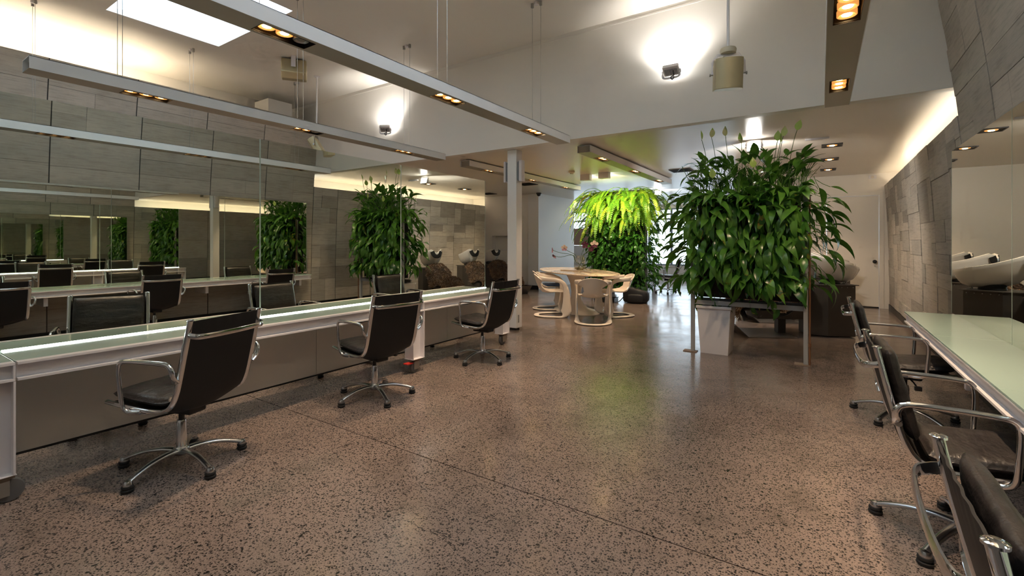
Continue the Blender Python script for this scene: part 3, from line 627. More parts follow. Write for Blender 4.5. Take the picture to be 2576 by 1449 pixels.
# ================================================================== SWIVEL CHAIRS
def make_chair(label, loc, rz):
    t = thing('swivel_chair', label, 'chair', loc, rz, 'black leather swivel chairs')
    prof = smooth_path([(-.318, 0, .865), (-.29, 0, .73), (-.257, 0, .59), (-.225, 0, .475), (-.18, 0, .408), (-.09, 0, .385), (.08, 0, .393), (.235, 0, .412)], 4)
    n = len(prof)
    for s in (-1, 1):
        MB().sweep([(p.x, s*.224, p.z) for p in prof], (.012, .0165), 10, up=(0, 1, 0)).obj('side_rail', 'chrome', t, smooth=60)
        c = MB().lathe([(0, .004), (.012, .004), (.0165, .001), (.0165, -.004), (0, -.004)], 16).obj('rail_cap', 'chrome', t, smooth=50); c.location = (-.317, s*.224, .868)
        # armrest loop
        pa = smooth_path([(-.252, s*.237, .555), (-.258, s*.268, .585), (-.258, s*.278, .625), (-.225, s*.280, .652), (-.10, s*.28, .655), (.025, s*.278, .652), (.075, s*.277, .640), (.089, s*.275, .59), (.083, s*.268, .46), (.076, s*.26, .405), (.05, s*.25, .38), (-.01, s*.238, .38)], 3)
        MB().sweep(pa, [(.019, .009)]*1+[(.012, .010)]*3, 8, up=(0, 1, 0)).obj('armrest', 'chrome', t, smooth=60)
        b = MB().lathe([(0, .006), (.012, .006), (.014, 0), (.014, -.01)], 10).obj('arm_bolt', 'steel', t, smooth=40); b.rotation_euler = (s*-PI/2, 0, 0); b.location = (-.25, s*.252, .56)
    def at(u):
        q = u*(n-1); k = min(int(q), n-2); return prof[k].lerp(prof[k+1], q-k)
    def sl(u, v):
        p = at(u*.99); y = (v-.5)*.434; sag = (1-(2*v-1)**2); w = max(0, u-.35)/.65
        bk = .010*sag*(1-w)+.005*math.sin(v*40)*max(0, .1-u)/.1*sag
        return (p.x-.004-bk*.3, y, p.z-.004-sag*.045*min(1, w*2.2)*(1-max(0, u-.8)*3))
    MB().sheet(sl, 22, 40, .005).obj('sling', 'sling', t, smooth=60)
    rnd = random.Random(5)
    def pad(nm, u0, u1, off, th, wy):
        def fn(u, v):
            p = at(u0+(u1-u0)*u); q = at(min(1, u0+(u1-u0)*u+.02))-at(max(0, u0+(u1-u0)*u-.02)); q.normalize(); nn = Vector((-q.z, 0, q.x))
            if nn.x < 0 and nn.z < .3: nn = -nn
            if nn.z < -.1: nn = -nn
            e = (1-abs(2*u-1)**9)*(1-abs(2*v-1)**10)
            wr = noise.noise(Vector((u*5, v*4, off*50)))*.006*e
            return p+nn*(off)+Vector((0, (v-.5)*wy*(1-.03*abs(2*u-1)**4), 0)), nn, e, wr
        b = MB(); nu, nv = 14, 14; vs = []; fs = []; id = lambda i, j, s: (i*(nv+1)+j)*2+s
        for i in range(nu+1):
            for j in range(nv+1):
                p, nn, e, wr = fn(.5-.5*math.cos(PI*i/nu), .5-.5*math.cos(PI*j/nv)); vs.append(p+nn*(th*.5-th*.42*e**.5)); vs.append(p+nn*(th*.5+th*.5*e**.5+wr))
        for i in range(nu):
            for j in range(nv):
                fs.append((id(i, j, 0), id(i, j+1, 0), id(i+1, j+1, 0), id(i+1, j, 0))); fs.append((id(i, j, 1), id(i+1, j, 1), id(i+1, j+1, 1), id(i, j+1, 1)))
        for i in range(nu):
            for j in (0, nv): fs.append((id(i, j, 0), id(i+1, j, 0), id(i+1, j, 1), id(i, j, 1)))
        for j in range(nv):
            for i in (0, nu): fs.append((id(i, j, 0), id(i, j, 1), id(i, j+1, 1), id(i, j+1, 0)))
        b.add(vs, fs); b.obj(nm, 'leather', t, smooth=75)
    pad('back_cushion', .03, .44, .006, .062, .41); pad('seat_cushion', .60, 1.0, .004, .062, .41)
    MB().sweep(smooth_path([(-.303, -.228, .795), (-.335, -.224, .788), (-.362, -.185, .783), (-.37, 0, .781), (-.362, .185, .783), (-.335, .224, .788), (-.303, .228, .795)], 4), (.006, .015), 8).obj('back_bar', 'chrome', t, smooth=60)
    MB().sweep([(-.02, -.225, .372), (-.02, -.1, .345), (-.02, .1, .345), (-.02, .225, .372)], (.02, .008), 8).obj('seat_stretcher', 'alu', t, smooth=40)
    m = BX(-.12, .09, -.055, .055, .305, .355).obj('mechanism', 'black', t, bev=.012)
    MB().sweep([(.02, -.05, .32), (.03, -.15, .315), (.04, -.22, .30)], .005, 6).obj('lever', 'black', m)
    o = BX(-.02, .02, -.012, .012, -.015, .015).obj('lever_knob', 'black', m, bev=.004); o.location = (.042, -.235, .298)
    MB().lathe([(0, .24), (.0145, .24), (.0145, .31), (0, .31)], 14).obj('gas_rod', 'black', t, smooth=40)
    MB().lathe([(.026, .09), (.0255, .245), (.022, .258), (.016, .26), (0, .26)], 18).obj('column', 'chrome', t, smooth=40)
    MB().lathe([(0, .055), (.03, .06), (.042, .075), (.043, .095), (.034, .11), (0, .112)], 18).obj('hub', 'alu', t, smooth=50)
    for k in range(5):
        a = 2*PI*k/5+.35; ca, sa = math.cos(a), math.sin(a)
        P = [(.02, .088), (.09, .094), (.17, .088), (.24, .07), (.285, .054), (.305, .045)]
        o = MB().sweep(smooth_path([(r*ca, r*sa, z) for r, z in P], 3), [(.026, .014), (.021, .012), (.017, .011), (.017, .011), (.019, .012)], 10).obj('base_arm', 'alu', t, smooth=60)
        MB().lathe([(0, .062), (.016, .058), (.021, .046), (.021, .034), (0, .034)], 14, (.303*ca, .303*sa, 0)).obj('arm_tip', 'alu', o, smooth=50)
        MB().lathe([(.0, .0), (.024, .0), (.028, .006), (.028, .014), (.022, .018), (.022, .022), (.027, .026), (.025, .034), (0, .034)], 16, (.303*ca, .303*sa, 0)).obj('glide', 'rubber', t, smooth=40)
    return t
ch0 = make_chair('black leather swivel chair at the left bench nearest the camera', (-3.03, 1.17, 0), math.atan2(-.33, -.94))
dup(ch0, (-3.05, 2.56, 0), math.atan2(.10, -.99), 'black leather swivel chair at the left bench, middle of three')
dup(ch0, (-3.05, 4.02, 0), PI-.02, 'black leather swivel chair at the left bench beside the column')
for x, y, rz, lb in [(.50, 4.33, 0, 'black leather swivel chair at the right glass bench farthest from camera'), (.505, 2.67, .02, 'black leather swivel chair at the right glass bench, middle one'), (.53, 1.157, -.02, 'black leather swivel chair cropped at the lower right corner')]:
    dup(ch0, (x, y, 0), rz, lb).scale = (1, 1, .957)
dup(ch0, (-4.20, 1.15, 0), .1, 'swivel chair behind the left bench, its feet showing under the near panel')
dup(ch0, (-4.20, 2.56, 0), -.05, 'swivel chair behind the left bench, its feet showing in the middle')
dup(ch0, (-4.20, 4.05, 0), .05, 'swivel chair behind the left bench, closest to the column')
dup(ch0, (-3.22, 12.0, 0), PI+.2, 'swivel chair beyond the fern in front of the bright window')
dup(ch0, (-2.62, 12.9, 0), PI-.5, 'farthest swivel chair beside the shop window, partly behind leaves')
bb = bench('white bench by the shop window beyond the fern', 11.7, 13.3, (11.8, 13.2)); bb.location = (-4.25, 11.7, 0)

# ================================================================== OVAL TABLE AND MOULDED CHAIRS
TX, TY, TR, TA, TB, TZ = -3.80, 7.90, -.74, 1.34, .58, .74
t = thing('oval_table', 'oval marble dining table on a white trumpet pedestal', 'table', (TX, TY, 0), TR)
MB().lathe([(0, TZ-.026), (.93, TZ-.026), (.985, TZ-.014), (1., TZ-.003), (.995, TZ), (0, TZ)], 64, sx=TA, sy=TB).obj('table_top', 'marble', t, smooth=30)
MB().lathe([(.52, 0), (.52, .008), (.40, .03), (.26, .065), (.17, .13), (.125, .25), (.115, .36), (.14, .50), (.20, .62), (.28, TZ-.028), (0, TZ-.028)], 40, sx=1.25, sy=.72).obj('pedestal', 'plastic', t, smooth=50)
def make_moulded(label, loc, rz):
    t = thing('moulded_chair', label, 'chair', loc, rz, 'white moulded chairs around the oval table')
    # side frame: arm -> front leg -> floor runner -> back of base, one looped band
    half = [(-.245, .17, .655), (-.12, .262, .645), (.04, .275, .632), (.155, .272, .575), (.20, .268, .43), (.205, .265, .25), (.195, .262, .10), (.14, .258, .018), (.0, .25, .016), (-.16, .215, .016), (-.265, .12, .016), (-.29, 0, .016)]
    other = [(x, -y, z) for x, y, z in half[:-1]][::-1]
    wid = [(.014, .045), (.016, .038), (.018, .034), (.022, .036), (.018, .055), (.018, .07), (.020, .095), (.036, .020), (.044, .012), (.044, .012), (.044, .012), (.044, .012)]
    w2 = wid+wid[:-1][::-1]
    path = smooth_path(half+other, 3); rr = []
    m = len(half+other)-1
    for i in range(len(path)):
        q = i/3; k = min(int(q), m-1); f = q-k; rr.append(tuple(a*(1-f)+b_*f for a, b_ in zip(w2[k], w2[k+1])))
    b = MB(); vs = []; nn = 10
    L = len(path)
    for i in range(L):
        a = path[max(i-1, 0)]; c = path[min(i+1, L-1)]; T = (c-a).normalized()
        side = Vector((0, 1 if path[i].y >= 0 else -1, 0)); rad = Vector((path[i].x*.35, path[i].y, 0)); 
        if path[i].z < .06 or i < 6 or i > L-7: side = Vector((path[i].x if path[i].x < 0 else 0, path[i].y, 0))
        side -= T*side.dot(T)
        if side.length < 1e-4: side = Vector((-1, 0, 0))
        side.normalize(); up = T.cross(side).normalized()
        ra, rb = rr[i]
        for k in range(nn): an = 2*PI*k/nn; vs.append(path[i]+side*ra*math.cos(an)+up*rb*math.sin(an))
    fs = [(i*nn+k, i*nn+(k+1) % nn, (i+1)*nn+(k+1) % nn, (i+1)*nn+k) for i in range(L-1) for k in range(nn)]
    b.add(vs, fs+[tuple(reversed(range(nn))), tuple(range((L-1)*nn, L*nn))]); b.obj('frame', 'plastic', t, smooth=70)
    # bucket: seat running up into a back rest that flares to the arms
    def sh(u, v):
        y = 2*v-1
        P = smooth_pts_at(u); w = P[2]; cur = P[3]
        x = P[0]+cur*(abs(y)**2.2); z = P[1]+P[4]*abs(y)**2.5
        return (x, y*w, z)
    ctrl = [(.225, .395, .255, -.02, .015), (.18, .43, .25, .0, .01), (.05, .425, .235, .0, .02), (-.09, .41, .215, .02, .035), (-.185, .425, .165, .04, .04), (-.245, .49, .128, .05, .02), (-.275, .575, .138, .06, .0), (-.30, .655, .225, .11, -.03), (-.325, .725, .235, .11, -.085)]
    def smooth_pts_at(u):
        q = u*(len(ctrl)-1); k = min(int(q), len(ctrl)-2); f = q-k; f = f*f*(3-2*f)*.35+f*.65
        return [a*(1-f)+b_*f for a, b_ in zip(ctrl[k], ctrl[k+1])]
    MB().sheet(sh, 24, 14, .012).obj('seat_shell', 'plastic', t, smooth=70)
    return t
mc = make_moulded('white moulded armchair with its back to the camera at the oval table', (-3.0, 6.84, 0), math.atan2(.92, -.39))
dup(mc, (-3.87, 7.13, 0), math.atan2(.55, .84), 'white moulded armchair at the left side of the oval table, front one')
dup(mc, (-2.98, 7.72, 0), math.atan2(-.66, -.75), 'white moulded armchair at the right end of the oval table')
lb = dup(mc, (-4.33, 7.85, 0), math.atan2(.6, .8), 'white moulded armchair with a blue cushion behind the left one')
tag(BX(-.17, .17, -.17, .17, 0, .035).obj('seat_cushion', 'blue', None, bev=.012, seg=3, loc=(-4.29, 7.88, .445)), 'dark blue cushion on the rear left moulded chair', 'cushion').rotation_euler = (0, 0, .64)
# vase, flowers, trays
VX, VY = -3.78, 8.02
t = thing('glass_vase', 'clear round glass vase on the oval table', 'vase', (VX, VY, TZ))
MB().lathe([(0, .0), (.06, 0), (.10, .03), (.118, .09), (.112, .16), (.085, .235), (.06, .285), (.057, .285), (.082, .235), (.109, .16), (.115, .09), (.098, .034), (.058, .006), (0, .006)], 28).obj('body', 'vase', t, smooth=60)
MB().lathe([(0, .008), (.055, .008), (.095, .035), (.108, .06), (0, .06)], 24).obj('water', 'amber', t, smooth=40)
def pansy(label, tip, m1, m2, s=1., face=(.5, -.8, .2)):
    q = thing('pansy', label, 'flower', (VX, VY, TZ+.02), group='pansies in the glass vase'); tp = Vector(tip)
    base = Vector((tp.x*-.25, tp.y*-.25, 0)); neck = Vector((tp.x*.28, tp.y*.28, .27))
    MB().sweep(smooth_path([base, neck*.55, neck, tp*.75+Vector((0, 0, .045)), tp], 4), .0045, 6).obj('stem', 'stem', q)
    F = Vector(face).normalized(); R = F.to_track_quat('Z', 'Y').to_matrix().to_4x4()
    for k in range(5):
        a = 2*PI*k/5+.3
        def pt(u, v):
            r = .062*s*u; w = (v-.5)*1.35*math.sin(PI*(u*.5+.25)); r *= 1-.18*abs(2*v-1)**3
            return (r*math.cos(a+w), r*math.sin(a+w), .012*u*u+.006*math.sin(v*9))
        o = MB().sheet(pt, 4, 5, .0015).obj('petal', m1 if k < 3 else m2, q, smooth=60); o.matrix_local = Matrix.Translation(tp) @ R
    o = MB().lathe([(0, -.012), (.01, -.006), (.008, .006), (0, .008)], 8).obj('flower_centre', 'stem', q); o.matrix_local = Matrix.Translation(tp) @ R
pansy('dark purple pansy standing highest in the vase', (.10, .0, .46), 'purple', 'purple', 1.1)
pansy('cream and purple pansy at the right of the vase', (.25, .09, .47), 'pale', 'purple', 1.25)
pansy('cream pansy leaning left from the vase', (-.27, -.12, .40), 'pale', 'pink')
pansy('pink pansy hanging farthest left from the vase', (-.46, -.22, .36), 'pink', 'pink', .85, (-.6, -.5, 0))
pansy('small violet pansy drooping left below the pink one', (-.43, -.21, .25), 'purple', 'pink', .8, (-.3, -.6, -.5))
pansy('low dark pansy at the right of the bouquet', (.21, .03, .385), 'purple', 'purple', .9)
for x, y, rz, l, lb in [(-3.86, 7.84, -.2, .22, 'thin stone tray beside the vase'), (-3.42, 7.62, -.5, .17, 'small stone tray on the right part of the table')]:
    tag(BX(-l, l, -.07, .07, 0, .014).obj('stone_tray', 'tray', None, bev=.003, loc=(x, y, TZ)), lb, 'tray').rotation_euler = (0, 0, rz)
# backpack
def blob(fn, nu=20, nv=14):
    b = MB(); vs = []; fs = []
    for j in range(nv+1):
        for i in range(nu): vs.append(fn(2*PI*i/nu, -PI/2+PI*j/nv))
    for j in range(nv):
        for i in range(nu): fs.append((j*nu+i, j*nu+(i+1) % nu, (j+1)*nu+(i+1) % nu, (j+1)*nu+i))
    return b.add(vs, fs)
def sq(a, p): return math.copysign(abs(a)**p, a)
t = thing('backpack', 'black backpack lying on the floor under the fern', 'bag', (-3.24, 9.62, 0), .2)
def bp(a, e):
    x = .27*sq(math.cos(e), .5)*sq(math.cos(a), .55); y = .19*sq(math.cos(e), .5)*sq(math.sin(a), .6); z = .15+.15*sq(math.sin(e), .5)
    return (x, y, max(0, z*(1-.18*(x/.27)-.1*(y/.19) if z > .1 else 1)+noise.noise(Vector((x*9, y*9, z*9)))*.02))
blob(bp).obj('bag_body', 'bag', t, smooth=60)
blob(lambda a, e: (.17*sq(math.cos(e), .5)*sq(math.cos(a), .5), -.15+.075*sq(math.cos(e), .5)*sq(math.sin(a), .5), .11+.09*sq(math.sin(e), .5))).obj('front_pocket', 'bag', t, smooth=60)
MB().sweep(smooth_path([(-.22, -.08, .16), (-.30, -.13, .06), (-.36, -.16, .015), (-.42, -.14, .012), (-.47, -.19, .012)], 4), (.022, .006), 6).obj('strap', 'bag', t, smooth=60)
MB().sweep(smooth_path([(-.06, 0, .27), (-.04, 0, .31), (.04, 0, .31), (.06, 0, .27)], 4), (.012, .006), 6).obj('handle', 'bag', t, smooth=60)
t = thing('black_tray', 'shallow black plastic tray on the floor behind the moulded chairs', 'tray', (-3.86, 9.5, 0), .1)
MB().box(-.22, .22, -.16, .16, 0, .02).box(-.22, -.205, -.16, .16, .02, .09).box(.205, .22, -.16, .16, .02, .09).box(-.205, .205, -.16, -.145, .02, .09).box(-.205, .205, .145, .16, .02, .09).obj('tray_shell', 'black', t)
MB().box(-.235, .235, -.175, -.16, .08, .09).box(-.235, .235, .16, .175, .08, .09).obj('rim', 'black', t)

# ================================================================== WASH UNITS
def fur_mesh(rows, n, ln, seed):
    # tufts of hair grown on a surface given as fn(u,v)->(p,normal)
    rnd = random.Random(seed); b = MB(); vs = []; fs = []
    for _ in range(n):
        p, nn = rows(rnd.random(), rnd.random()); d = (Vector(nn)+Vector((rnd.uniform(-.6, .6), rnd.uniform(-.6, .6), rnd.uniform(-.9, .2)))).normalized()
        s = d.cross(Vector((rnd.uniform(-1, 1), rnd.uniform(-1, 1), rnd.uniform(-1, 1)))).normalized()*.0065
        q = Vector(p); l = ln*rnd.uniform(.6, 1.3); k = len(vs)
        vs += [q-s, q+s, q+d*l*.55+s*.7+Vector((0, 0, -.1*l)), q+d*l+Vector((0, 0, -.45*l)), q+d*l*.55-s*.7+Vector((0, 0, -.1*l))]; fs.append((k, k+1, k+2, k+3, k+4))
    b.add(vs, fs); return b
def make_wash(label, loc, rz, flip):
    t = thing('wash_unit', label, 'wash unit', loc, rz, 'hair wash units with fur-covered recliners'); f = flip
    P = [(-.17, -.25*f), (.17, -.25*f), (.17, .25*f), (-.17, .25*f), (-.36, .14*f), (-.36, -.14*f)]
    if f < 0: P = P[::-1]
    MB().prism(P, .012, .69).obj('cabinet', 'darkcab', t, bev=.003)
    P2 = [(x*1.09+.02, y*1.06) for x, y in P]; tp_ = MB().prism(P2, .69, .70).obj('cabinet_top', 'darkcab', t)
    for k in range(5):
        q = MB().lathe([(0, 0), (.006, 0), (.005, .003), (0, .004)], 8).obj('rivet', 'steel', t); q.rotation_euler = (PI/2*f, 0, 0); q.location = (-.14+k*.07, -.2505*f, .665)
    MB().lathe([(.12, .70), (.125, .71), (.12, .73), (.125, .75), (.115, .785), (0, .785)], 20, (-.02, 0, 0)).obj('bowl_neck', 'black', t, smooth=40)
    # porcelain bowl: boat shape, rim higher at the neck end
    nu, nv = 32, 10; vs = []; fs = []
    def rim(a):
        x = .33*math.cos(a); x = x-.05 if x < 0 else x; y = .25*math.sin(a)*(1.-.12*(x < 0))
        z = .995-.085*(x/.36)+(.05*max(0, -x/.36)**2); 
        if x < -.22 and abs(y) < .10: z -= .10*(1-(abs(y)/.10)**2)
        return x, y, z
    prof = [(.36, -.235), (.60, -.215), (.80, -.16), (.93, -.085), (.985, -.045), (1.01, -.028), (1.0, 0), (.95, .004), (.86, -.03), (.7, -.085), (.4, -.125), (0.02, -.13)]
    for k, (s, dz) in enumerate(prof):
        for i in range(nu):
            x, y, z = rim(2*PI*i/nu); zz = .985*(1-s)+z*s if True else z
            vs.append((x*s-.02*(1-s), y*s, .985+(z-.985)*min(1, s*1.1)**1.5+dz*(1.05 if k < 5 else 1)))
    for k in range(len(prof)-1):
        for i in range(nu): fs.append((k*nu+i, k*nu+(i+1) % nu, (k+1)*nu+(i+1) % nu, (k+1)*nu+i))
    fs.append(tuple(range(nu))); fs.append(tuple(range((len(prof)-1)*nu, len(prof)*nu)))
    MB().add(vs, fs).obj('basin', 'porcelain', t, smooth=50)
    MB().sweep(smooth_path([(-.345, -.10, 1.07), (-.365, -.06, .985), (-.37, 0, .965), (-.365, .06, .985), (-.345, .10, 1.07)], 4), (.012, .05), 8).obj('neck_rest', 'rubber', t, smooth=60)
    fc = MB().lathe([(0, 0), (.022, 0), (.022, .05), (.012, .055), (0, .055)], 14, (.20, .06*f, .885)).obj('mixer_tap', 'chrome', t, smooth=40)
    MB().sweep(smooth_path([(.20, .06*f, .93), (.14, .05*f, .96), (.05, .03*f, .955), (-.0, .01*f, .925)], 4), [.012, .011, .013, .018], 8).obj('hand_shower', 'chrome', fc, smooth=50)
    MB().sweep([(.20, .06*f, .94), (.25, .075*f, .955)], .007, 8).obj('tap_lever', 'chrome', fc, smooth=50)
    MB().sweep(smooth_path([(.12, -.06*f, .83), (.16, -.07*f, .76), (.14, -.06*f, .705)], 4), .009, 8).obj('hose', 'steel', t, smooth=50)
    MB().sweep(smooth_path([(.18, .02*f, .84), (.20, .03*f, .77), (.17, .03*f, .705)], 4), .009, 8).obj('hose', 'steel', t, smooth=50)
    # recliner: back slopes down from the basin to a seat, then leg rest
    pr = smooth_path([(-.37, 0, .745), (-.46, 0, .71), (-.58, 0, .56), (-.68, 0, .44), (-.80, 0, .42), (-1.0, 0, .48), (-1.16, 0, .51), (-1.26, 0, .45), (-1.29, 0, .30)], 4); n = len(pr)
    def at(u): q = u*(n-1); k = min(int(q), n-2); return pr[k].lerp(pr[k+1], q-k)
    def surf(u, v):
        p = at(u); a = at(min(1, u+.03))-at(max(0, u-.03)); nn = Vector((a.z, 0, -a.x)).normalized(); y = (v-.5)
        e = abs(2*v-1); w = .50+.06*math.sin(u*7)
        bulge = .045*noise.noise(Vector((u*6, v*4, 3)))
        return p+Vector((0, y*w, 0))+nn*(.05*(1-e**3)+bulge)-Vector((0, 0, .10*e**4)), (nn+Vector((0, 1.6*y*e**2, 0))).normalized()
    MB().sheet(lambda u, v: surf(u, v)[0]-surf(u, v)[1]*.07, 26, 12, .07).obj('recliner_pad', 'leather', t, smooth=60)
    o = MB().sheet(lambda u, v: surf(u, v)[0], 30, 14, .012).obj('fur_throw', 'fur', t, smooth=60)
    h = fur_mesh(surf, 5200, .05, 3).obj('fur_hair', 'fur', o); h['kind'] = 'stuff'
    MB().box(-1.05, -.36, -.2, .2, .22, .34).obj('seat_base', 'darkcab', t, bev=.01)
    BX(-.72, -.62, -.06, .06, .012, .22).obj('pedestal', 'darkcab', t)
    pts = [(-.64, .0), (-1.22, .0), (-1.42, .17), (-1.43, .18)]
    b = MB(); b.box(-1.24, -.62, -.42, .28, 0, .012)
    b.add([(-1.24, -.42, 0), (-1.24, .28, 0), (-1.45, .28, .20), (-1.45, -.42, .20), (-1.24, -.42, .012), (-1.24, .28, .012), (-1.45, .28, .212), (-1.45, -.42, .212)], [(0, 1, 2, 3), (4, 7, 6, 5), (0, 4, 5, 1), (1, 5, 6, 2), (2, 6, 7, 3), (3, 7, 4, 0)])
    b.obj('foot_plate', 'plate', t)
    return t
wa = math.atan2(.45, .89)
w0 = make_wash('hair wash basin unit with brown fur recliner nearest the tall lily', (.12, 7.82, 0), wa, 1)
dup(w0, (.12, 9.18, 0), wa, 'hair wash basin unit with brown fur recliner, middle of the right row')
dup(w0, (.12, 10.5, 0), wa, 'hair wash basin unit with brown fur recliner in front of the door')
make_wash('hair wash basin unit with brown fur recliner seen left of the column', (2*MX-.12, 10.1, 0), PI-wa, -1)

# ================================================================== PLANTS
def leaf_mesh(name, L, Wd, bend, fold, m, seed, stem=.0):
    rnd = random.Random(seed); b = MB(); n = 8; vs = []; fs = []
    for i in range(n+1):
        s = i/n; w = Wd*.5*(math.sin(PI*min(1, s*1.02+.02)**.75)**.9)*(1 if s < .98 else .05)
        a = bend*s; 
        x = L*s*math.cos(a*.6); z = -L*s*math.sin(a*.6)
        wv = .012*L*math.sin(s*9+seed)
        for k in (-1, 0, 1): vs.append((x, k*w, z+fold*abs(k)*w+wv*k))
    for i in range(n):
        for k in range(2): a = i*3+k; fs.append((a, a+1, a+4, a+3))
    b.add(vs, fs)
    if stem: b.sweep([(-stem, 0, stem*.35), (-stem*.5, 0, stem*.12), (0.004, 0, -.002)], .0025, 4)
    return b.mesh(name, m, smooth=80)
LM = [leaf_mesh('lily_leaf', L, w, bd, fo, 'leaf', i, .12) for i, (L, w, bd, fo) in enumerate([(.19, .068, .9, .25), (.22, .074, 1.3, .2), (.16, .066, .6, .3), (.25, .078, 1.6, .15), (.20, .058, 1.1, .35), (.15, .055, .4, .25)])]
def frame_of(d, roll=0.):
    # x axis along d, z axis as close to up as possible
    X = Vector(d).normalized(); Z = Vector((0, 0, 1))-X*X.z
    if Z.length < .05: Z = Vector((0, -1, 0))-X*(-X.y)
    Z.normalize(); Y = Z.cross(X); R = Matrix((X, Y, Z)).transposed().to_4x4()
    return R @ Matrix.Rotation(roll, 4, 'X')
def merge_leaves(meshes, mats):
    b = MB()
    for me, mw in zip(meshes, mats):
        b.add([mw @ v.co for v in me.vertices], [tuple(p.vertices) for p in me.polygons])
    return b
PX0, PX1, PY, PZ0, PZ1 = -1.24, -.13, 5.68, .62, 1.86
t = thing('lily_wall', 'tall rectangular wall of glossy peace lilies on a galvanised frame', 'plant', ((PX0+PX1)/2, PY, 0))
cxp = (PX0+PX1)/2; hw = (PX1-PX0)/2
for s in (-1, 1):
    BX(s*hw-.02, s*hw+.02, -.02, .02, .008, 1.75).obj('post', 'galv', t, bev=.002)
    BX(s*hw-.10, s*hw+.045, -.05, .05, 0, .008).obj('base_plate', 'rust', t)
BX(-hw+.02, hw-.02, -.024, .004, .555, .605).obj('front_rail', 'galv', t); BX(-hw+.02, hw-.02, .20, .228, .555, .605).obj('back_rail', 'galv', t)
BX(-hw+.022, hw-.022, .005, .199, .565, .612).obj('soil_trough', 'soil', t)
BX(-hw+.05, hw-.05, .03, .17, .64, 1.80).obj('growing_panel', 'soil', t)
MB().tube((hw+.035, -.03, 0), (hw+.035, -.03, 1.74), .009, 10).obj('copper_pipe', 'copper', t, smooth=60)
MB().lathe([(.009, .19), (.014, .195), (.014, .23), (.009, .235)], 12, (hw+.035, -.03, 0)).obj('pipe_joint', 'copper', t)
rnd = random.Random(21); near = []; rest = []
def lily_leaf(front):
    r = rnd.random(); z = rnd.uniform(.80, 1.84)
    if r < .66 or front:
        x = rnd.uniform(-hw, hw); sgn = -1 if (front or rnd.random() < .6) else 1
        p = Vector((x, .10+sgn*rnd.uniform(.08, .30), z)); 
        d = Vector((rnd.uniform(-.55, .55)+x*.5, sgn*rnd.uniform(.35, 1.), rnd.uniform(-1.25, .05)))
        if z > 1.6: d.z += rnd.uniform(.3, 1.2)
    elif r < .80:
        s = rnd.choice((-1, 1)); p = Vector((s*(hw+rnd.uniform(-.04, .24)), rnd.uniform(-.12, .32), z)); d = Vector((s*rnd.uniform(.6, 1.), rnd.uniform(-.6, .6), rnd.uniform(-.9, .3)))
    else:
        p = Vector((rnd.uniform(-hw, hw), rnd.uniform(-.12, .3), rnd.uniform(1.72, 2.2))); d = Vector((p.x*.8+rnd.uniform(-.5, .5), rnd.uniform(-.6, .6), rnd.uniform(.3, 1.4)))
    sc = rnd.uniform(.75, 1.25)
    return rnd.choice(LM), Matrix.Translation(p) @ frame_of(d, rnd.uniform(-.6, .6)) @ Matrix.Scale(sc, 4)
for i in range(1230):
    me, mw = lily_leaf(i < 230); (near if i < 230 else rest).append((me, mw))
for i in range(16):  # bottom hangers
    p = Vector((rnd.uniform(-hw, hw+.05), rnd.uniform(-.06, .2), rnd.uniform(.50, .66))); d = Vector((rnd.uniform(-.3, .3), rnd.uniform(-.5, .1), -1))
    near.append((rnd.choice(LM), Matrix.Translation(p) @ frame_of(d, rnd.uniform(-1, 1)) @ Matrix.Scale(rnd.uniform(.6, 1.1), 4)))
for me, mw in near: inst('leaf', me, t, mw)
o = merge_leaves([a for a, _ in rest], [c for _, c in rest]).obj('foliage', 'leaf', t, smooth=80); o['kind'] = 'stuff'
b = MB()
for i in range(150):
    x, y = rnd.uniform(-hw, hw), rnd.uniform(-.05, .25); b.sweep([(x, y, rnd.uniform(1.5, 1.8)), (x*1.05+rnd.uniform(-.05, .05), y, 1.95), (x*1.15+rnd.uniform(-.1, .1), y+rnd.uniform(-.1, .1), rnd.uniform(2., 2.15))], .003, 4)
o = b.obj('stalks', 'stem', t); o['kind'] = 'stuff'
SP = leaf_mesh('spathe', .11, .07, -.3, .35, 'spathe', 3)
for i, (x, z, dx) in enumerate([(-.46, 2.50, -.2), (-.36, 2.52, .05), (-.20, 2.50, .15), (-.05, 2.43, .0), (.30, 2.40, .1), (.33, 2.36, -.1), (.35, 2.45, .1), (.48, 2.48, .4), (-.3, 2.02, -.1), (.1, 2.1, 0)]):
    y = rnd.uniform(-.06, .10) if z > 2.2 else -.22
    st = MB().sweep(smooth_path([(x*.75, .08, 1.75), (x*.9, y, z-.25), (x, y, z-.05)], 4), .0032, 5).obj('flower_stalk', 'stem', t, smooth=60)
    o = inst('spathe', SP, t, Matrix.Translation((x, y, z-.05)) @ frame_of((dx, -.25, 1.), rnd.uniform(-1, 1)))
# bin under the frame
t = thing('waste_bin', 'white tapered waste bin under the lily frame', 'bin', (-1.01, 5.83, 0))
def ring(w0, d0, w1, d1, z0, z1):
    return [(-w0, -d0, z0), (w0, -d0, z0), (w0, d0, z0), (-w0, d0, z0), (-w1, -d1, z1), (w1, -d1, z1), (w1, d1, z1), (-w1, d1, z1)]
b = MB(); q = ring(.145, .165, .175, .195, 0, .515); b.add(q, [(3, 2, 1, 0), (0, 1, 5, 4), (1, 2, 6, 5), (2, 3, 7, 6), (3, 0, 4, 7)]); b.add(ring(.135, .155, .165, .185, .01, .515), [(0, 1, 2, 3), (4, 5, 1, 0), (5, 6, 2, 1), (6, 7, 3, 2), (7, 4, 0, 3)])
b.obj('bin_body', 'lacq', t)
MB().box(-.188, .188, -.208, -.176, .515, .545).box(-.188, .188, .176, .208, .515, .545).box(-.188, -.164, -.176, .176, .515, .545).box(.164, .188, -.176, .176, .515, .545).obj('bin_rim', 'lacq', t, bev=.004)
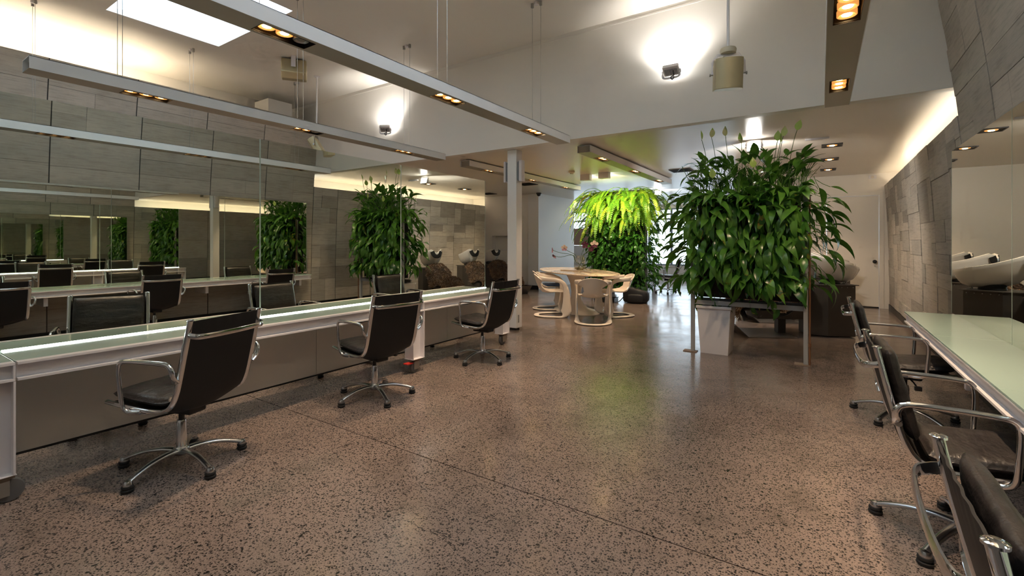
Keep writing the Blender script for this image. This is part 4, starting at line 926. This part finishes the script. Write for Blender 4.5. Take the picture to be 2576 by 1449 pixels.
# fern tower
FX0, FX1, FY = -4.42, -3.16, 10.05
t = thing('fern_tower', 'tall planted tower with bright green ferns spilling from the top', 'plant', ((FX0+FX1)/2, FY, 0)); hf = (FX1-FX0)/2
for s in (-1, 1): BX(s*hf-.02, s*hf+.02, -.02, .02, 0, 2.3).obj('post', 'galv', t)
BX(-hf, hf, -.12, .14, .20, .30).obj('planter_trough', 'galv', t); BX(-hf+.04, hf-.04, -.06, .10, .3, 2.42).obj('growing_panel', 'soil', t)
def frond_mesh(L, seed, mt='fern'):
    rnd = random.Random(seed); b = MB(); vs = []; fs = []; n = 26; pts = []
    for i in range(n+1):
        s = i/n; a = .35-1.95*s**.8; pts.append(None)
    x = z = 0.; P = []
    for i in range(n+1):
        s = i/n; a = .85-1.98*s**.7; P.append(Vector((x, 0, z))); x += L/n*math.cos(a); z += L/n*math.sin(a)
    for i in range(1, n):
        s = i/n; w = .058*math.sin(PI*min(1, s*.88+.10))**.7; T = (P[i+1]-P[i-1]).normalized(); h = L/n*.36
        for k in (-1, 1):
            q = P[i]; e = q+Vector((0, k*w, -.010))+T*w*.3; m_ = q+Vector((0, k*w*.6, .002))+T*w*.12; i0 = len(vs)
            vs += [q-T*h, m_-T*h*.9, e, m_+T*h*.9, q+T*h]; fs.append((i0, i0+1, i0+2, i0+3, i0+4))
    b.add(vs, fs); b.sweep(P[::3], .0022, 4); return b.mesh('fern_frond', mt)
FM = [frond_mesh(L, i) for i, L in enumerate((.72, .85, .98, .62, 1.08))]; FO = [frond_mesh(L, i+9, 'fernold') for i, L in enumerate((.5, .65))]
rnd = random.Random(4)
extra = []
for i in range(480):
    a = rnd.uniform(0, 2*PI) if i > 190 else rnd.uniform(-PI*.98, -.02)
    p = Vector((rnd.uniform(-hf, hf)*.98, rnd.uniform(-.12, .14), rnd.choice((rnd.uniform(1.7, 2.35), rnd.uniform(2.1, 2.42))))); d = Vector((math.cos(a)*.8+p.x*1.5, math.sin(a), 0)).normalized()
    R = Matrix((d, Vector((0, 0, 1)).cross(d), Vector((0, 0, 1)))).transposed().to_4x4()
    sc = rnd.uniform(.7, 1.1); 
    if p.z > 2.3: sc *= .85
    mw = Matrix.Translation(p) @ R @ Matrix.Rotation(rnd.uniform(-.1, .55), 4, 'Y') @ Matrix.Scale(sc, 4)
    if i < 260: inst('frond', rnd.choice(FM) if rnd.random() > .09 else rnd.choice(FO), t, mw)
    else: extra.append((rnd.choice(FM), mw))
o = merge_leaves([a for a, _ in extra], [c for _, c in extra]).obj('frond_mass', 'fern', t); o['kind'] = 'stuff'
IV = [leaf_mesh('climber_leaf', L, w, bd, .2, 'ivy', i+20, .05) for i, (L, w, bd) in enumerate([(.11, .06, .8), (.14, .065, 1.2), (.09, .055, .5)])]
near = []; rest = []
for i in range(1150):
    z = rnd.uniform(.28, 1.75); sd = rnd.random()
    if sd < .72 or i < 60: p = Vector((rnd.uniform(-hf, hf), -.08-rnd.uniform(0, .12), z)); d = Vector((rnd.uniform(-.7, .7), -rnd.uniform(.2, 1), rnd.uniform(-1.1, .3)))
    else: s = 1 if rnd.random() < .7 else -1; p = Vector((s*(hf+rnd.uniform(-.02, .22)), rnd.uniform(-.15, .2), z)); d = Vector((s*rnd.uniform(.3, 1), rnd.uniform(-.8, .4), rnd.uniform(-1, .3)))
    (near if i < 60 else rest).append((rnd.choice(IV), Matrix.Translation(p) @ frame_of(d, rnd.uniform(-.8, .8)) @ Matrix.Scale(rnd.uniform(.8, 1.5), 4)))
for me, mw in near: inst('climber_leaf', me, t, mw)
o = merge_leaves([a for a, _ in rest], [c for _, c in rest]).obj('climber_foliage', 'ivy', t, smooth=80); o['kind'] = 'stuff'
